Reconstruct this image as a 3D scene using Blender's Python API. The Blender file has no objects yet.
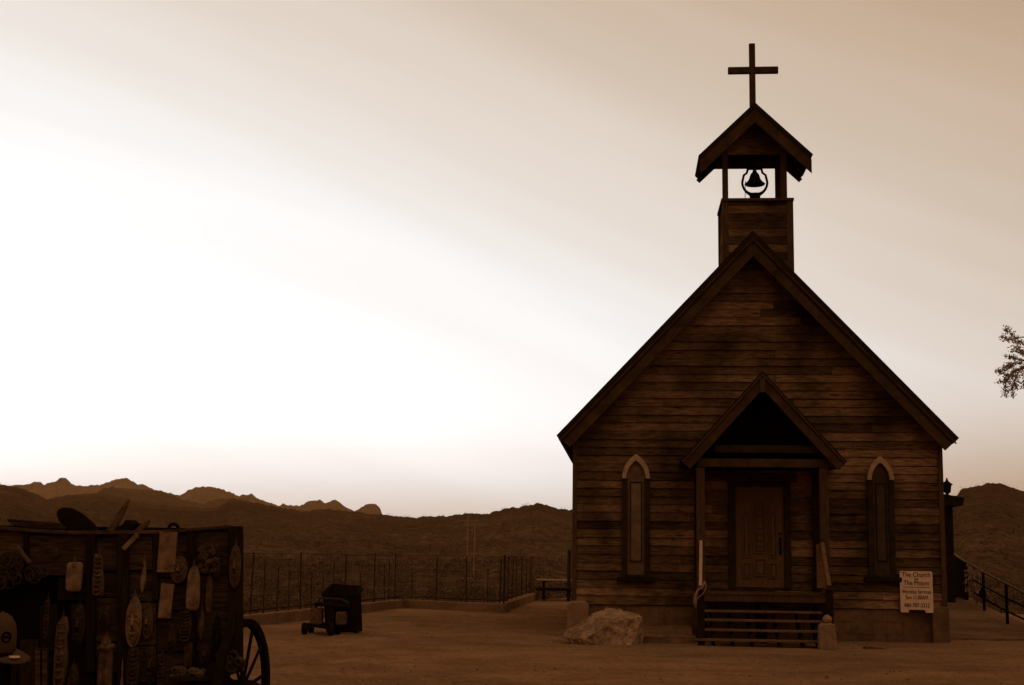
import bpy, bmesh, math, random
from mathutils import Vector, Matrix, noise
rnd = random.Random(7)
sc = bpy.context.scene
COL = sc.collection
V = Vector
R = math.radians

# ------------------------------------------------------------------ camera
F = 1400.0
TH = math.atan((556 - 342.5) / F)
RHO = R(0.8)
CAMP = V((0, 0, 1.6))
fw = V((0, math.cos(TH), math.sin(TH)))
up0 = V((0, -math.sin(TH), math.cos(TH)))
rt0 = V((1, 0, 0))
UP = up0 * math.cos(RHO) - rt0 * math.sin(RHO)
RT = rt0 * math.cos(RHO) + up0 * math.sin(RHO)
cam = bpy.data.cameras.new('camera')
co = bpy.data.objects.new('camera', cam)
COL.objects.link(co)
M = Matrix((RT, UP, -fw)).transposed().to_4x4()
M.translation = CAMP
co.matrix_world = M
cam.sensor_width = 36
cam.lens = 36 * F / 1024
cam.clip_start = 0.1
cam.clip_end = 30000
sc.camera = co
sc.render.resolution_x, sc.render.resolution_y = 1024, 685


def ray(u, v):
    return (fw * F + RT * (u - 512) - UP * (v - 342.5)).normalized()


def P(u, v, Y):
    d = ray(u, v)
    return CAMP + d * (Y / d.y)


def G(u, v, z=0.0):
    d = ray(u, v)
    return CAMP + d * ((z - CAMP.z) / d.z)


def azel(u, v):
    d = ray(u, v)
    return math.atan2(d.x, d.y), d.z / math.hypot(d.x, d.y)


# church frame
PSI = R(4.7)
c0 = P(758.5, 559.5, 28.9)
CORG = V((c0.x, c0.y, 0))
CXA = V((math.cos(PSI), -math.sin(PSI), 0))
CYA = V((math.sin(PSI), math.cos(PSI), 0))


def CC(u, v, yl):
    """pixel -> church local (x, z) on the plane local y = yl"""
    d = ray(u, v)
    t = (yl - (CAMP - CORG).dot(CYA)) / d.dot(CYA)
    p = CAMP + d * t - CORG
    return p.dot(CXA), p.z


def CW(x, y, z):
    return CORG + CXA * x + CYA * y + V((0, 0, z))


# ------------------------------------------------------------------ materials
def node(nt, t, **kw):
    n = nt.nodes.new(t)
    for k, v in kw.items():
        setattr(n, k, v)
    return n


def mat(name, col, rough=0.85, var=0.35, scale=6.0, stretch=(1, 1, 1), island=0.0, bump=0.15, bscale=None,
        spots=0.0, spot_scale=3.0, metal=0.0, broad=0.0, broad_scale=0.6, spec=0.0, contrast=(0.3, 0.72)):
    m = bpy.data.materials.new(name)
    m.use_nodes = True
    nt = m.node_tree
    L = nt.links.new
    b = nt.nodes['Principled BSDF']
    b.inputs['Roughness'].default_value = rough
    b.inputs['Metallic'].default_value = metal
    b.inputs['Specular IOR Level'].default_value = spec
    tc = node(nt, 'ShaderNodeTexCoord')
    mp = node(nt, 'ShaderNodeMapping')
    mp.inputs['Scale'].default_value = stretch
    L(tc.outputs['Object'], mp.inputs['Vector'])
    geo = node(nt, 'ShaderNodeNewGeometry')
    vec = mp.outputs['Vector']
    if island > 0:
        ad = node(nt, 'ShaderNodeVectorMath', operation='MULTIPLY_ADD')
        cmb = node(nt, 'ShaderNodeCombineXYZ')
        for i in range(3):
            L(geo.outputs['Random Per Island'], cmb.inputs[i])
        ad.inputs[1].default_value = (37, 53, 71)
        L(cmb.outputs[0], ad.inputs[0])
        L(vec, ad.inputs[2])
        vec = ad.outputs[0]
    n1 = node(nt, 'ShaderNodeTexNoise')
    n1.inputs['Scale'].default_value = scale
    n1.inputs['Detail'].default_value = 7
    n1.inputs['Roughness'].default_value = 0.65
    L(vec, n1.inputs['Vector'])
    mr = node(nt, 'ShaderNodeMapRange')
    mr.inputs[1].default_value, mr.inputs[2].default_value = contrast
    mr.inputs[3].default_value = 1 - var
    mr.inputs[4].default_value = 1 + var
    L(n1.outputs['Fac'], mr.inputs[0])
    fac = mr.outputs[0]

    def mul(a, bb):
        x = node(nt, 'ShaderNodeMath', operation='MULTIPLY')
        L(a, x.inputs[0])
        L(bb, x.inputs[1])
        return x.outputs[0]
    if island > 0:
        m2 = node(nt, 'ShaderNodeMapRange')
        m2.inputs[3].default_value = 1 - island
        m2.inputs[4].default_value = 1 + island
        L(geo.outputs['Random Per Island'], m2.inputs[0])
        fac = mul(fac, m2.outputs[0])
    if broad > 0:
        n3 = node(nt, 'ShaderNodeTexNoise')
        n3.inputs['Scale'].default_value = broad_scale
        n3.inputs['Detail'].default_value = 4
        L(tc.outputs['Object'], n3.inputs['Vector'])
        m3 = node(nt, 'ShaderNodeMapRange')
        m3.inputs[1].default_value, m3.inputs[2].default_value = 0.35, 0.65
        m3.inputs[3].default_value = 1 - broad
        m3.inputs[4].default_value = 1 + broad
        L(n3.outputs['Fac'], m3.inputs[0])
        fac = mul(fac, m3.outputs[0])
    if spots > 0:
        vo = node(nt, 'ShaderNodeTexVoronoi')
        vo.inputs['Scale'].default_value = spot_scale
        L(vec, vo.inputs['Vector'])
        m4 = node(nt, 'ShaderNodeMapRange')
        m4.inputs[1].default_value, m4.inputs[2].default_value = 0.05, 0.16
        m4.inputs[3].default_value = 1 - spots
        m4.inputs[4].default_value = 1
        L(vo.outputs['Distance'], m4.inputs[0])
        fac = mul(fac, m4.outputs[0])
    mx = node(nt, 'ShaderNodeVectorMath', operation='SCALE')
    mx.inputs[0].default_value = col
    L(fac, mx.inputs['Scale'])
    L(mx.outputs[0], b.inputs['Base Color'])
    if bump > 0:
        bp = node(nt, 'ShaderNodeBump')
        bp.inputs['Strength'].default_value = min(1, bump * 3)
        bp.inputs['Distance'].default_value = 0.02
        nb = n1
        if bscale:
            nb = node(nt, 'ShaderNodeTexNoise')
            nb.inputs['Scale'].default_value = bscale
            nb.inputs['Detail'].default_value = 5
            L(tc.outputs['Object'], nb.inputs['Vector'])
        L(nb.outputs['Fac'], bp.inputs['Height'])
        L(bp.outputs[0], b.inputs['Normal'])
    return m


def sep(v, w=0.0):
    """sepia-toned colour of brightness v (red channel); w whitens it"""
    return (v, v * (0.47 + w * 0.3), v * (0.20 + w * 0.3))


M_SIDING = mat('weathered_siding', sep(0.098, -0.14), var=0.62, scale=4.2, stretch=(1.1, 6, 6), island=0.5, bump=0.16,
               spots=0.75, spot_scale=1.1, broad=0.62, broad_scale=0.7, contrast=(0.3, 0.7))
M_TRIM = mat('trim_wood', sep(0.072, -0.13), var=0.4, scale=5, stretch=(4, 4, 1), island=0.15, bump=0.1)
M_RAKE = mat('rake_wood', sep(0.058, -0.14), var=0.5, scale=4, island=0.15, bump=0.1)
M_ROOF = mat('old_shingle', sep(0.03), var=0.4, scale=8, bump=0.2)
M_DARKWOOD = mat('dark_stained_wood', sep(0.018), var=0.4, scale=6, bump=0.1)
M_DOOR = mat('varnished_door', sep(0.12, -0.13), rough=0.5, var=0.25, scale=5, stretch=(6, 6, 1), bump=0.05)
M_ARCH = mat('pale_arch_trim', sep(0.34, 0.08), var=0.25, scale=7, bump=0.08)
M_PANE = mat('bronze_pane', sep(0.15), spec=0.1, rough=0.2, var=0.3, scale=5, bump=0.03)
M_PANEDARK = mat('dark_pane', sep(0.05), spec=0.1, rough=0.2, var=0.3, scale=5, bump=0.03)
M_BLACK = mat('black_iron', sep(0.012), rough=0.6, var=0.3, scale=12, bump=0.08)
M_IRON = mat('rusty_iron', sep(0.04), rough=0.6, var=0.5, scale=14, bump=0.1)
M_BRONZE = mat('bell_iron', sep(0.02), rough=0.5, var=0.3, scale=9, bump=0.05)
M_ADOBE = mat('adobe_base', sep(0.12, -0.1), var=0.3, scale=7, bump=0.2, broad=0.3, broad_scale=1.2)
M_CONC = mat('concrete', sep(0.175, -0.06), var=0.22, scale=9, bump=0.1, broad=0.2, broad_scale=0.8)
M_ROCK = mat('pale_boulder', sep(0.22, 0.0), var=0.5, scale=9, bump=0.6, broad=0.35, broad_scale=1.5)
M_STONE = mat('pale_stone', sep(0.21, 0.02), var=0.3, scale=9, bump=0.25)
M_SIGN = mat('sign_board', sep(0.6, 0.2), rough=0.6, var=0.12, scale=6, bump=0.02)
M_INK = mat('sign_lettering', sep(0.02), var=0.1, bump=0)
M_BLACKPL = mat('black_plastic', sep(0.012), rough=0.45, var=0.3, scale=10, bump=0.03)
M_WAGON = mat('wagon_plank', sep(0.05, -0.1), var=0.8, scale=5, stretch=(1.2, 6, 8), island=0.45, bump=0.18, spots=0.4, spot_scale=4)
M_WAGONV = mat('wagon_stile', sep(0.018), var=0.6, scale=5, stretch=(8, 6, 1.2), island=0.45, bump=0.18)
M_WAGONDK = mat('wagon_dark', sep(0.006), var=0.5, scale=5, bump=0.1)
M_PALEW = mat('pale_carved_wood', sep(0.155, -0.08), var=0.65, scale=9, bump=0.25)
M_MIDW = mat('mid_carved_wood', sep(0.085, -0.1), var=0.55, scale=13, bump=0.4)
M_DKCARV = mat('dark_carved_wood', sep(0.042, -0.08), var=0.65, scale=17, bump=0.5)
M_CAP = mat('cap_cloth', sep(0.062, -0.1), var=0.15, scale=40, bump=0.05)
M_STICK = mat('gold_sticker', sep(0.55, 0.25), rough=0.4, var=0.1, bump=0)
M_SCRUB = mat('scrub_leaves', sep(0.07), var=0.5, scale=0.4, island=0.45, bump=0)
M_LEAF = mat('tree_leaves', (0.075, 0.032, 0.011), var=0.3, scale=2, island=0.4, bump=0)
nt_ = M_LEAF.node_tree
tr0 = node(nt_, 'ShaderNodeBsdfTranslucent')
tr0.inputs[0].default_value = (0.5, 0.28, 0.13, 1)
mx0 = node(nt_, 'ShaderNodeMixShader')
mx0.inputs[0].default_value = 0.6
nt_.links.new(nt_.nodes['Principled BSDF'].outputs[0], mx0.inputs[1])
nt_.links.new(tr0.outputs[0], mx0.inputs[2])
nt_.links.new(mx0.outputs[0], nt_.nodes['Material Output'].inputs[0])
M_BARK = mat('bark', sep(0.06), var=0.4, scale=8, stretch=(3, 3, 1), bump=0.3)
M_DRY = mat('dry_stems', sep(0.22, 0.1), var=0.3, scale=9, bump=0, island=0.3)
M_SHINGLE_E = mat('dark_fascia', sep(0.022), var=0.35, scale=7, bump=0.12)
M_TABLE = mat('bleached_planks', sep(0.3, 0.05), var=0.3, scale=6, stretch=(1, 5, 5), bump=0.1, island=0.2)


M_TREAD = mat('worn_tread', sep(0.13, -0.1), var=0.4, scale=5, stretch=(1, 4, 4), island=0.2, bump=0.1)
M_BLOCK = mat('block_concrete', sep(0.20, -0.04), var=0.25, scale=8, bump=0.15)
M_FRAME = mat('dark_frame', sep(0.032), var=0.4, scale=6, bump=0.1)

# ------------------------------------------------------------------ mesh helpers
class MB:
    def __init__(s):
        s.v, s.f = [], []

    def add(s, vs, fs):
        o = len(s.v)
        s.v += [V(x) for x in vs]
        s.f += [tuple(i + o for i in f) for f in fs]
        return s

    def box(s, x0, x1, y0, y1, z0, z1, mtx=None):
        vs = [V((x, y, z)) for z in (z0, z1) for y in (y0, y1) for x in (x0, x1)]
        if mtx:
            vs = [mtx @ v for v in vs]
        return s.add(vs, [(0, 2, 3, 1), (4, 5, 7, 6), (0, 1, 5, 4), (2, 6, 7, 3), (0, 4, 6, 2), (1, 3, 7, 5)])

    def prism(s, pts, y0, y1, ax=None):
        """polygon pts (x,z) extruded in y"""
        n = len(pts)
        vs = [V((p[0], y0, p[1])) for p in pts] + [V((p[0], y1, p[1])) for p in pts]
        fs = [tuple(range(n)), tuple(range(2 * n - 1, n - 1, -1))]
        fs += [(i, i + n, (i + 1) % n + n, (i + 1) % n) for i in range(n)]
        return s.add(vs, fs)

    def ringprism(s, outer, inner, y0, y1, closed=True):
        n = len(outer)
        vs = []
        for y in (y0, y1):
            vs += [V((p[0], y, p[1])) for p in outer] + [V((p[0], y, p[1])) for p in inner]
        fs = []
        rng = range(n if closed else n - 1)
        for i in rng:
            j = (i + 1) % n
            fs += [(i, j, n + j, n + i), (2 * n + i, 3 * n + i, 3 * n + j, 2 * n + j),
                   (i, 2 * n + i, 2 * n + j, j), (n + i, n + j, 3 * n + j, 3 * n + i)]
        if not closed:
            fs += [(0, n, 3 * n, 2 * n), (n - 1, 3 * n - 1, 4 * n - 1, 2 * n - 1)]
        return s.add(vs, fs)

    def bar(s, a, b, w, h, upv=V((0, 0, 1))):
        a, b = V(a), V(b)
        d = (b - a).normalized()
        if abs(d.dot(upv)) > 0.99:
            upv = V((0, 1, 0))
        sx = d.cross(upv).normalized()
        sz = sx.cross(d)
        vs = []
        for p in (a, b):
            for q, r in ((-1, -1), (1, -1), (1, 1), (-1, 1)):
                vs.append(p + sx * (q * w / 2) + sz * (r * h / 2))
        return s.add(vs, [(3, 2, 1, 0), (4, 5, 6, 7), (0, 1, 5, 4), (1, 2, 6, 5), (2, 3, 7, 6), (3, 0, 4, 7)])

    def tube(s, pts, r, n=8, r2=None, closed=False):
        pts = [V(p) for p in pts]
        m = len(pts)
        rs = r if isinstance(r, (list, tuple)) else [r + ((r2 if r2 is not None else r) - r) * i / max(1, m - 1) for i in range(m)]
        vs = []
        prev = None
        for i, p in enumerate(pts):
            if closed:
                d = (pts[(i + 1) % m] - pts[i - 1]).normalized()
            else:
                d = (pts[min(i + 1, m - 1)] - pts[max(i - 1, 0)]).normalized()
            if prev is None:
                a = V((0, 0, 1)) if abs(d.z) < 0.9 else V((1, 0, 0))
                sx = d.cross(a).normalized()
            else:
                sx = (prev - d * prev.dot(d)).normalized()
            prev = sx
            sy = d.cross(sx)
            for k in range(n):
                t = 2 * math.pi * k / n
                vs.append(p + (sx * math.cos(t) + sy * math.sin(t)) * rs[i])
        fs = []
        for i in range(m if closed else m - 1):
            j = (i + 1) % m
            for k in range(n):
                l = (k + 1) % n
                fs.append((i * n + k, i * n + l, j * n + l, j * n + k))
        if not closed:
            fs += [tuple(range(n - 1, -1, -1)), tuple((m - 1) * n + k for k in range(n))]
        return s.add(vs, fs)

    def lathe(s, prof, c, n=20, axis='z', sx=1.0):
        c = V(c)
        vs = []
        for (r, h) in prof:
            for k in range(n):
                t = 2 * math.pi * k / n
                vs.append(c + V((r * math.cos(t) * sx, r * math.sin(t), h)))
        fs = []
        for i in range(len(prof) - 1):
            for k in range(n):
                l = (k + 1) % n
                fs.append((i * n + k, i * n + l, (i + 1) * n + l, (i + 1) * n + k))
        fs += [tuple(range(n - 1, -1, -1)), tuple((len(prof) - 1) * n + k for k in range(n))]
        return s.add(vs, fs)

    def quad(s, c, a, b):
        return s.add([c - a - b, c + a - b, c + a + b, c - a + b], [(0, 1, 2, 3)])

    def build(s, name, m, parent=None, origin=None, smooth=False, bevel=0.0):
        me = bpy.data.meshes.new(name)
        o0 = V(origin) if origin is not None else (V(parent['_o']) if parent is not None and '_o' in parent else V((0, 0, 0)))
        me.from_pydata([tuple(v - o0) for v in s.v], [], s.f)
        me.update()
        bm = bmesh.new()
        bm.from_mesh(me)
        bmesh.ops.recalc_face_normals(bm, faces=bm.faces)
        bm.to_mesh(me)
        bm.free()
        if smooth:
            me.polygons.foreach_set('use_smooth', [True] * len(me.polygons))
        me.materials.append(m)
        o = bpy.data.objects.new(name, me)
        COL.objects.link(o)
        if parent is not None:
            o.parent = parent
            if '_o' in parent:
                o['_o'] = parent['_o']
        elif origin is not None:
            o.location = o0
        if bevel > 0:
            bv = o.modifiers.new('bevel', 'BEVEL')
            bv.width = bevel
            bv.segments = 2
            bv.limit_method = 'ANGLE'
        return o


def tag(o, label=None, cat=None, group=None, kind=None):
    if label:
        o['label'] = label
    if cat:
        o['category'] = cat
    if group:
        o['group'] = group
    if kind:
        o['kind'] = kind
    return o


def thing(name, label, cat, loc=(0, 0, 0), rz=0, group=None, local=False):
    o = bpy.data.objects.new(name, None)
    COL.objects.link(o)
    o.location = loc
    o.rotation_euler = (0, 0, rz)
    o.empty_display_size = 0.2
    if not local:
        o['_o'] = tuple(loc)      # parts are given in world coordinates
    return tag(o, label, cat, group)


def nz(x, y, z=0, s=1.0):
    return noise.noise(V((x * s, y * s, z)))


def interp(tab, x):
    if x <= tab[0][0]:
        return tab[0][1]
    for (a, b), (c, d) in zip(tab, tab[1:]):
        if x <= c:
            t = (x - a) / (c - a)
            return b + (d - b) * t
    return tab[-1][1]


# ------------------------------------------------------------------ terrain
NEAR_PX = [(-400, 500), (-200, 478), (0, 484), (18, 487), (38, 494.5), (48, 498.7), (67, 495), (91, 493), (105, 494),
           (129, 498.5), (141, 503), (180, 507), (219, 507), (234, 498), (264, 505), (300, 511), (330, 508.7), (360, 512.5), (384, 515),
           (408, 517), (442, 516), (466, 513), (490, 513), (503, 509), (524, 505.6), (537, 502.5), (551, 506), (572, 509.7),
           (640, 505), (760, 512), (880, 508), (930, 503), (949, 496.5), (957, 495), (962, 488.5), (966, 487), (974, 486), (985, 483.5), (1003, 484), (1012, 487), (1024, 491),
           (1100, 505), (1300, 512), (1500, 505)]
MID_PX = [(-400, 520), (80, 507), (100, 489), (112, 486), (124, 487), (142, 488), (160, 490), (172, 494), (182, 498), (203, 503),
          (216, 499), (234, 497), (262, 504), (300, 510), (340, 512), (400, 540), (1500, 540)]
FAR_PX = [(-400, 486), (-100, 480), (0, 486), (17, 484.3), (29, 483.4), (38, 481), (44, 483.4), (56, 481), (60, 478), (63, 476.2), (66, 478), (72, 483.4), (82, 485.8),
          (92, 484.3), (102, 484.3), (107, 481.3), (111, 480.5), (119, 478), (126, 477), (135, 481), (138, 484), (142, 483.6), (146, 485), (155, 489), (164, 491), (180, 495),
          (187, 490), (195, 487), (202, 485.8), (214, 486.4), (226, 490), (239, 495.7), (243, 493.6), (247, 494), (252, 492.5), (255, 496.6), (266, 501), (273, 503),
          (278, 505.4), (283, 503.4), (291, 505), (300, 505.4), (306, 502), (310, 500.3), (319, 499.3), (323, 500.5), (326, 503), (329, 501.5), (333, 499.3), (338, 499.8), (343, 505), (349, 508), (356, 511),
          (362, 506), (370, 503), (376, 503.6), (380, 507), (382, 513), (388, 519), (500, 530), (900, 520), (1100, 510), (1500, 505)]


def to_table(px):
    t = [azel(u, v) for u, v in px]
    return sorted(t)


NEAR, MID, FAR = to_table(NEAR_PX), to_table(MID_PX), to_table(FAR_PX)
RN, RM, RF = 620.0, 1500.0, 3600.0

A_ = G(250, 627)
B_ = G(404, 608)
C_ = G(503, 613)
D_ = G(537, 600)
A2 = B_ + (A_ - B_) * 2.4
YARD_AZ = sorted([(math.atan2(p.x, p.y), math.hypot(p.x, p.y)) for p in (A2, A_, B_, C_, D_, G(575, 598))])
YARD_AZ = [(-3.2, 14), (-0.6, 14)] + YARD_AZ + [(0.1, 54), (0.33, 48), (0.5, 40), (0.8, 30), (3.2, 30)]


def sm(t):
    t = max(0.0, min(1.0, t))
    return t * t * (3 - 2 * t)


def bell(r, R0, wi, wo):
    x = math.log(r / R0)
    w = wi if x < 0 else wo
    return math.exp(-abs(x / w) ** (1.12 if x < 0 else 1.6))


def fade_az(az):
    return 1.0 if abs(az) < 0.9 else max(0.0, 1 - (abs(az) - 0.9) / 0.4)


def height(az, r):
    rb = interp(YARD_AZ, az) + 0.5
    x, y = r * math.sin(az), r * math.cos(az)
    if r <= rb:
        h = 0.018 * nz(x, y, 0, 0.9) + 0.014 * nz(x, y, 5, 0.25) + 0.008 * nz(x, y, 6, 2.3)
        xc = -3.4 + 0.010 * (y - 20) ** 2 + 0.5 * nz(y * 0.1, 3.1)
        for off in (-0.8, 0.75):
            h -= 0.035 * math.exp(-((x - xc - off) / 0.16) ** 2) * (0.6 + 0.6 * nz(x, y, 8, 0.7))
            h += 0.018 * math.exp(-((abs(x - xc - off) - 0.33) / 0.12) ** 2)
        return h
    drop = sm((r - rb) / 22.0)
    base = -6.2 * drop
    base += drop * (0.7 * nz(x, y, 1, 0.03) + 0.35 * nz(x, y, 2, 0.1))
    fa = fade_az(az)
    if fa <= 0 or r < 75:
        return base
    rough = nz(x, y, 3, 0.012) * 0.6 + nz(x, y, 4, 0.035) * 0.3 + nz(x, y, 7, 0.09) * 0.12
    h = base
    e = interp(NEAR, az)
    R1 = RN * (1 + 0.25 * nz(az * 6, 3.3))
    top = 1.6 + R1 * (e + 0.0010 * nz(az * 160, 1.7) + 0.0008 * nz(az * 420, 4.7) + 0.0006 * nz(az * 900, 8.7))
    k = bell(r, R1, 0.62, 0.5)
    g = base + (top - base) * k
    if r < R1:
        g += -abs(rough) * 20 * k * (1 - k) * 2.2
    h = max(h, g) if r < R1 * 1.02 else max(base, g)
    if r > 500:
        for tb, R0, amp, wi, wo in ((MID, RM, 45, 0.28, 0.3), (FAR, RF, 130, 0.45, 0.5)):
            e = interp(tb, az)
            top = 1.6 + R0 * (e + 0.0006 * nz(az * 170, R0) + 0.0009 * nz(az * 430, R0) + 0.0006 * nz(az * 850, R0))
            k = bell(r, R0, wi, wo)
            q = nz(x, y, 9, 9.0 / R0) * 0.6 + nz(x, y, 11, 26.0 / R0) * 0.35 + nz(x, y, 12, 70.0 / R0) * 0.15
            g = -6 + (top + 6) * k + (-abs(q) * amp * k * (1 - k) * 5.0 if r < R0 else 0)
            h = max(h, g)
    return h * fa + base * (1 - fa)


def polar(name, rs, azs, m, smooth=True):
    mb = MB()
    vs = [V((r * math.sin(a), r * math.cos(a), height(a, r))) for r in rs for a in azs]
    n = len(azs)
    fs = [(i * n + j, i * n + j + 1, (i + 1) * n + j + 1, (i + 1) * n + j) for i in range(len(rs) - 1) for j in range(n - 1)]
    mb.v, mb.f = vs, fs
    o = mb.build(name, m, smooth=smooth)
    return tag(o, kind='structure')


def ground_mat(name, c_dirt, c_hill):
    m = bpy.data.materials.new(name)
    m.use_nodes = True
    nt = m.node_tree
    L = nt.links.new
    b = nt.nodes['Principled BSDF']
    b.inputs['Roughness'].default_value = 0.95
    b.inputs['Specular IOR Level'].default_value = 0.0
    tc = node(nt, 'ShaderNodeTexCoord')

    def ns(scale, det, rough=0.6, stretch=None):
        n = node(nt, 'ShaderNodeTexNoise')
        n.inputs['Scale'].default_value = scale
        n.inputs['Detail'].default_value = det
        n.inputs['Roughness'].default_value = rough
        if stretch:
            mp = node(nt, 'ShaderNodeMapping')
            mp.inputs['Scale'].default_value = stretch
            L(tc.outputs['Object'], mp.inputs['Vector'])
            L(mp.outputs[0], n.inputs['Vector'])
        else:
            L(tc.outputs['Object'], n.inputs['Vector'])
        return n

    def rng(n, a, b_, lo, hi):
        x = node(nt, 'ShaderNodeMapRange')
        x.inputs[1].default_value, x.inputs[2].default_value = a, b_
        x.inputs[3].default_value, x.inputs[4].default_value = lo, hi
        L(n.outputs[0], x.inputs[0])
        return x.outputs[0]

    def mul(p, q):
        x = node(nt, 'ShaderNodeMath', operation='MULTIPLY')
        L(p, x.inputs[0])
        L(q, x.inputs[1])
        return x.outputs[0]
    big, med, fine = ns(0.16, 6, 0.65), ns(0.9, 6, 0.7), ns(9, 8, 0.75)
    track = ns(0.5, 5, 0.6, (0.25, 1.6, 1))
    f1 = mul(mul(rng(med, .3, .7, .74, 1.22), rng(fine, .3, .7, .62, 1.36)), mul(rng(big, .35, .65, .78, 1.18), rng(track, .35, .65, .9, 1.08)))
    h1, h2, h3 = ns(0.012, 8, .65), ns(0.07, 7, .7), ns(0.004, 5)
    h4 = ns(0.45, 3, .6)
    f2 = mul(mul(mul(rng(h1, .35, .65, .75, 1.25), rng(h2, .3, .7, .72, 1.28)), rng(h3, .4, .65, .8, 1.35)), rng(h4, .38, .6, 1.25, .6))
    s1 = node(nt, 'ShaderNodeVectorMath', operation='SCALE')
    s1.inputs[0].default_value = c_dirt
    L(f1, s1.inputs['Scale'])
    s2 = node(nt, 'ShaderNodeVectorMath', operation='SCALE')
    s2.inputs[0].default_value = c_hill
    L(f2, s2.inputs['Scale'])
    # yard dirt inside about 60 m, desert beyond
    sepn = node(nt, 'ShaderNodeVectorMath', operation='LENGTH')
    L(tc.outputs['Object'], sepn.inputs[0])
    d = node(nt, 'ShaderNodeMapRange')
    d.inputs[1].default_value, d.inputs[2].default_value = 50, 75
    L(sepn.outputs['Value'], d.inputs[0])
    mx = node(nt, 'ShaderNodeMix', data_type='RGBA')
    L(d.outputs[0], mx.inputs['Factor'])
    L(s1.outputs[0], mx.inputs[6])
    L(s2.outputs[0], mx.inputs[7])
    L(mx.outputs[2], b.inputs['Base Color'])
    bp = node(nt, 'ShaderNodeBump')
    bp.inputs['Strength'].default_value = 0.6
    bp.inputs['Distance'].default_value = 0.03
    L(fine.outputs['Fac'], bp.inputs['Height'])
    L(bp.outputs[0], b.inputs['Normal'])
    return m


M_GROUND = ground_mat('desert_dirt', sep(0.172, -0.13), sep(0.066, -0.1))
azs = [R(a) for a in range(-180, -60, 6)] + [R(-60 + i * 1.5) for i in range(24)]
azs += [R(-24 + i * 0.075) for i in range(640)] + [R(24 + i * 1.5) for i in range(25)] + [R(a) for a in range(66, 181, 6)]
azs = sorted(set(azs))
r1 = [0.5, 3, 6, 9, 12] + [13 + i * 0.3 for i in range(90)] + [40 + i * 1.0 for i in range(36)] + [76 * 1.06 ** i for i in range(1, 13)]
rs2 = [r1[-1] * 1.022 ** i for i in range(82)]
rs3 = [rs2[-1] * 1.02 ** i for i in range(90)] + [rs2[-1] * 1.02 ** 89 * 1.04 ** i for i in range(1, 3)]
polar('ground', r1, azs, M_GROUND)
polar('hills', rs2, azs, M_GROUND)
polar('mountains', rs3, azs, M_GROUND)

# scrub, one uncountable mass
mb = MB()
cnt = 0
while cnt < 11500:
    az = R(rnd.uniform(-23, 23))
    r = 62 * math.exp(rnd.random() ** 0.8 * math.log(760 / 62))
    if r < interp(YARD_AZ, az) + 14 or nz(r * math.sin(az), r * math.cos(az), 21, 0.02) < rnd.uniform(-0.9, 0.2):
        continue
    z = height(az, r)
    x, y = r * math.sin(az), r * math.cos(az)
    s = rnd.uniform(0.45, 1.3) * (0.75 if r > 420 else 1) * (1 + 0.4 * (rnd.random() < 0.1))
    k = 80 if r < 120 else 40 if r < 240 else 15 if r < 450 else 7
    for q in range(k):
        t = rnd.uniform(0, 6.283)
        ph = rnd.random()
        rr = s * (0.35 + 0.65 * rnd.random()) * math.sqrt(1 - ph * ph * 0.8)
        c = V((x + rr * math.cos(t), y + rr * math.sin(t), z + s * 1.05 * ph + 0.05))
        l = s * (rnd.uniform(0.09, 0.22) if r < 240 else rnd.uniform(0.15, 0.30))
        a = V((rnd.gauss(0, 1), rnd.gauss(0, 1), rnd.gauss(0, 1))).normalized() * l
        b = a.cross(V((rnd.gauss(0, 1), rnd.gauss(0, 1), rnd.gauss(0, 1)))).normalized() * l * 0.6
        mb.add([c - a, c + b, c + a * 0.9 - b * 0.2], [(0, 1, 2)])
    cnt += 1
tag(mb.build('scrub', M_SCRUB), 'low desert scrub dotted over valley and hillsides', 'scrub', kind='stuff')

mb = MB()
for i in range(2600):
    az = R(rnd.uniform(-20, 22))
    r = 13.5 + 34 * rnd.random() ** 1.3
    x, y = r * math.sin(az), r * math.cos(az)
    if r > interp(YARD_AZ, az) - 0.4:
        continue
    q = rnd.uniform(0.010, 0.032) * (1 + 0.8 * (rnd.random() < 0.03))
    z = height(az, r)
    vs = [V((x + q * rnd.uniform(.6, 1.3) * math.cos(k * 1.2566), y + q * rnd.uniform(.6, 1.3) * math.sin(k * 1.2566), z - 0.004)) for k in range(5)]
    vs.append(V((x, y, z + q * rnd.uniform(.5, .9))))
    mb.add(vs, [(k, (k + 1) % 5, 5) for k in range(5)])
M_PEB = mat('loose_stones', sep(0.15, 0.03), var=0.3, island=0.5, bump=0)
tag(mb.build('pebbles', M_PEB), 'loose small stones scattered over the dirt yard', 'pebbles', kind='stuff')

# ------------------------------------------------------------------ church
church = thing('church', 'weathered wooden chapel with gabled porch, bell tower and cross on the roof', 'church', CORG, -PSI, local=True)
LEN = 15.0
xl, _ = CC(574.5, 560, 0)
xr, _ = CC(943, 565, 0)
HW = (xr - xl) / 2
XC = (xr + xl) / 2
_, zs0 = CC(600, 604, 0)           # bottom of siding
_, zpk = CC(757, 230.5, -0.4)        # ridge top
xe_l, ze_l = CC(556.5, 435.5, -0.4)
xe_r, ze_r = CC(959, 438, -0.4)
EHW = (xe_r - xe_l) / 2
RXC = (xe_r + xe_l) / 2
ze = (ze_l + ze_r) / 2
SL = (zpk - ze) / EHW
RTH = 0.17 * math.sqrt(1 + SL * SL)   # vertical thickness of roof slab


def roof_under(x, extra=0.0):
    return zpk - SL * abs(x - XC) - RTH - extra


zwall = roof_under(xr)
# body: plain inner shell
mb = MB()
sh = 0.03
pent = [(xl + sh, 0.3), (xr - sh, 0.3), (xr - sh, zwall - 0.05), (XC, zpk - RTH - 0.08), (xl + sh, zwall - 0.05)]
mb.prism(pent, sh, LEN - sh)
mb.build('wall', M_DARKWOOD, church)
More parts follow.
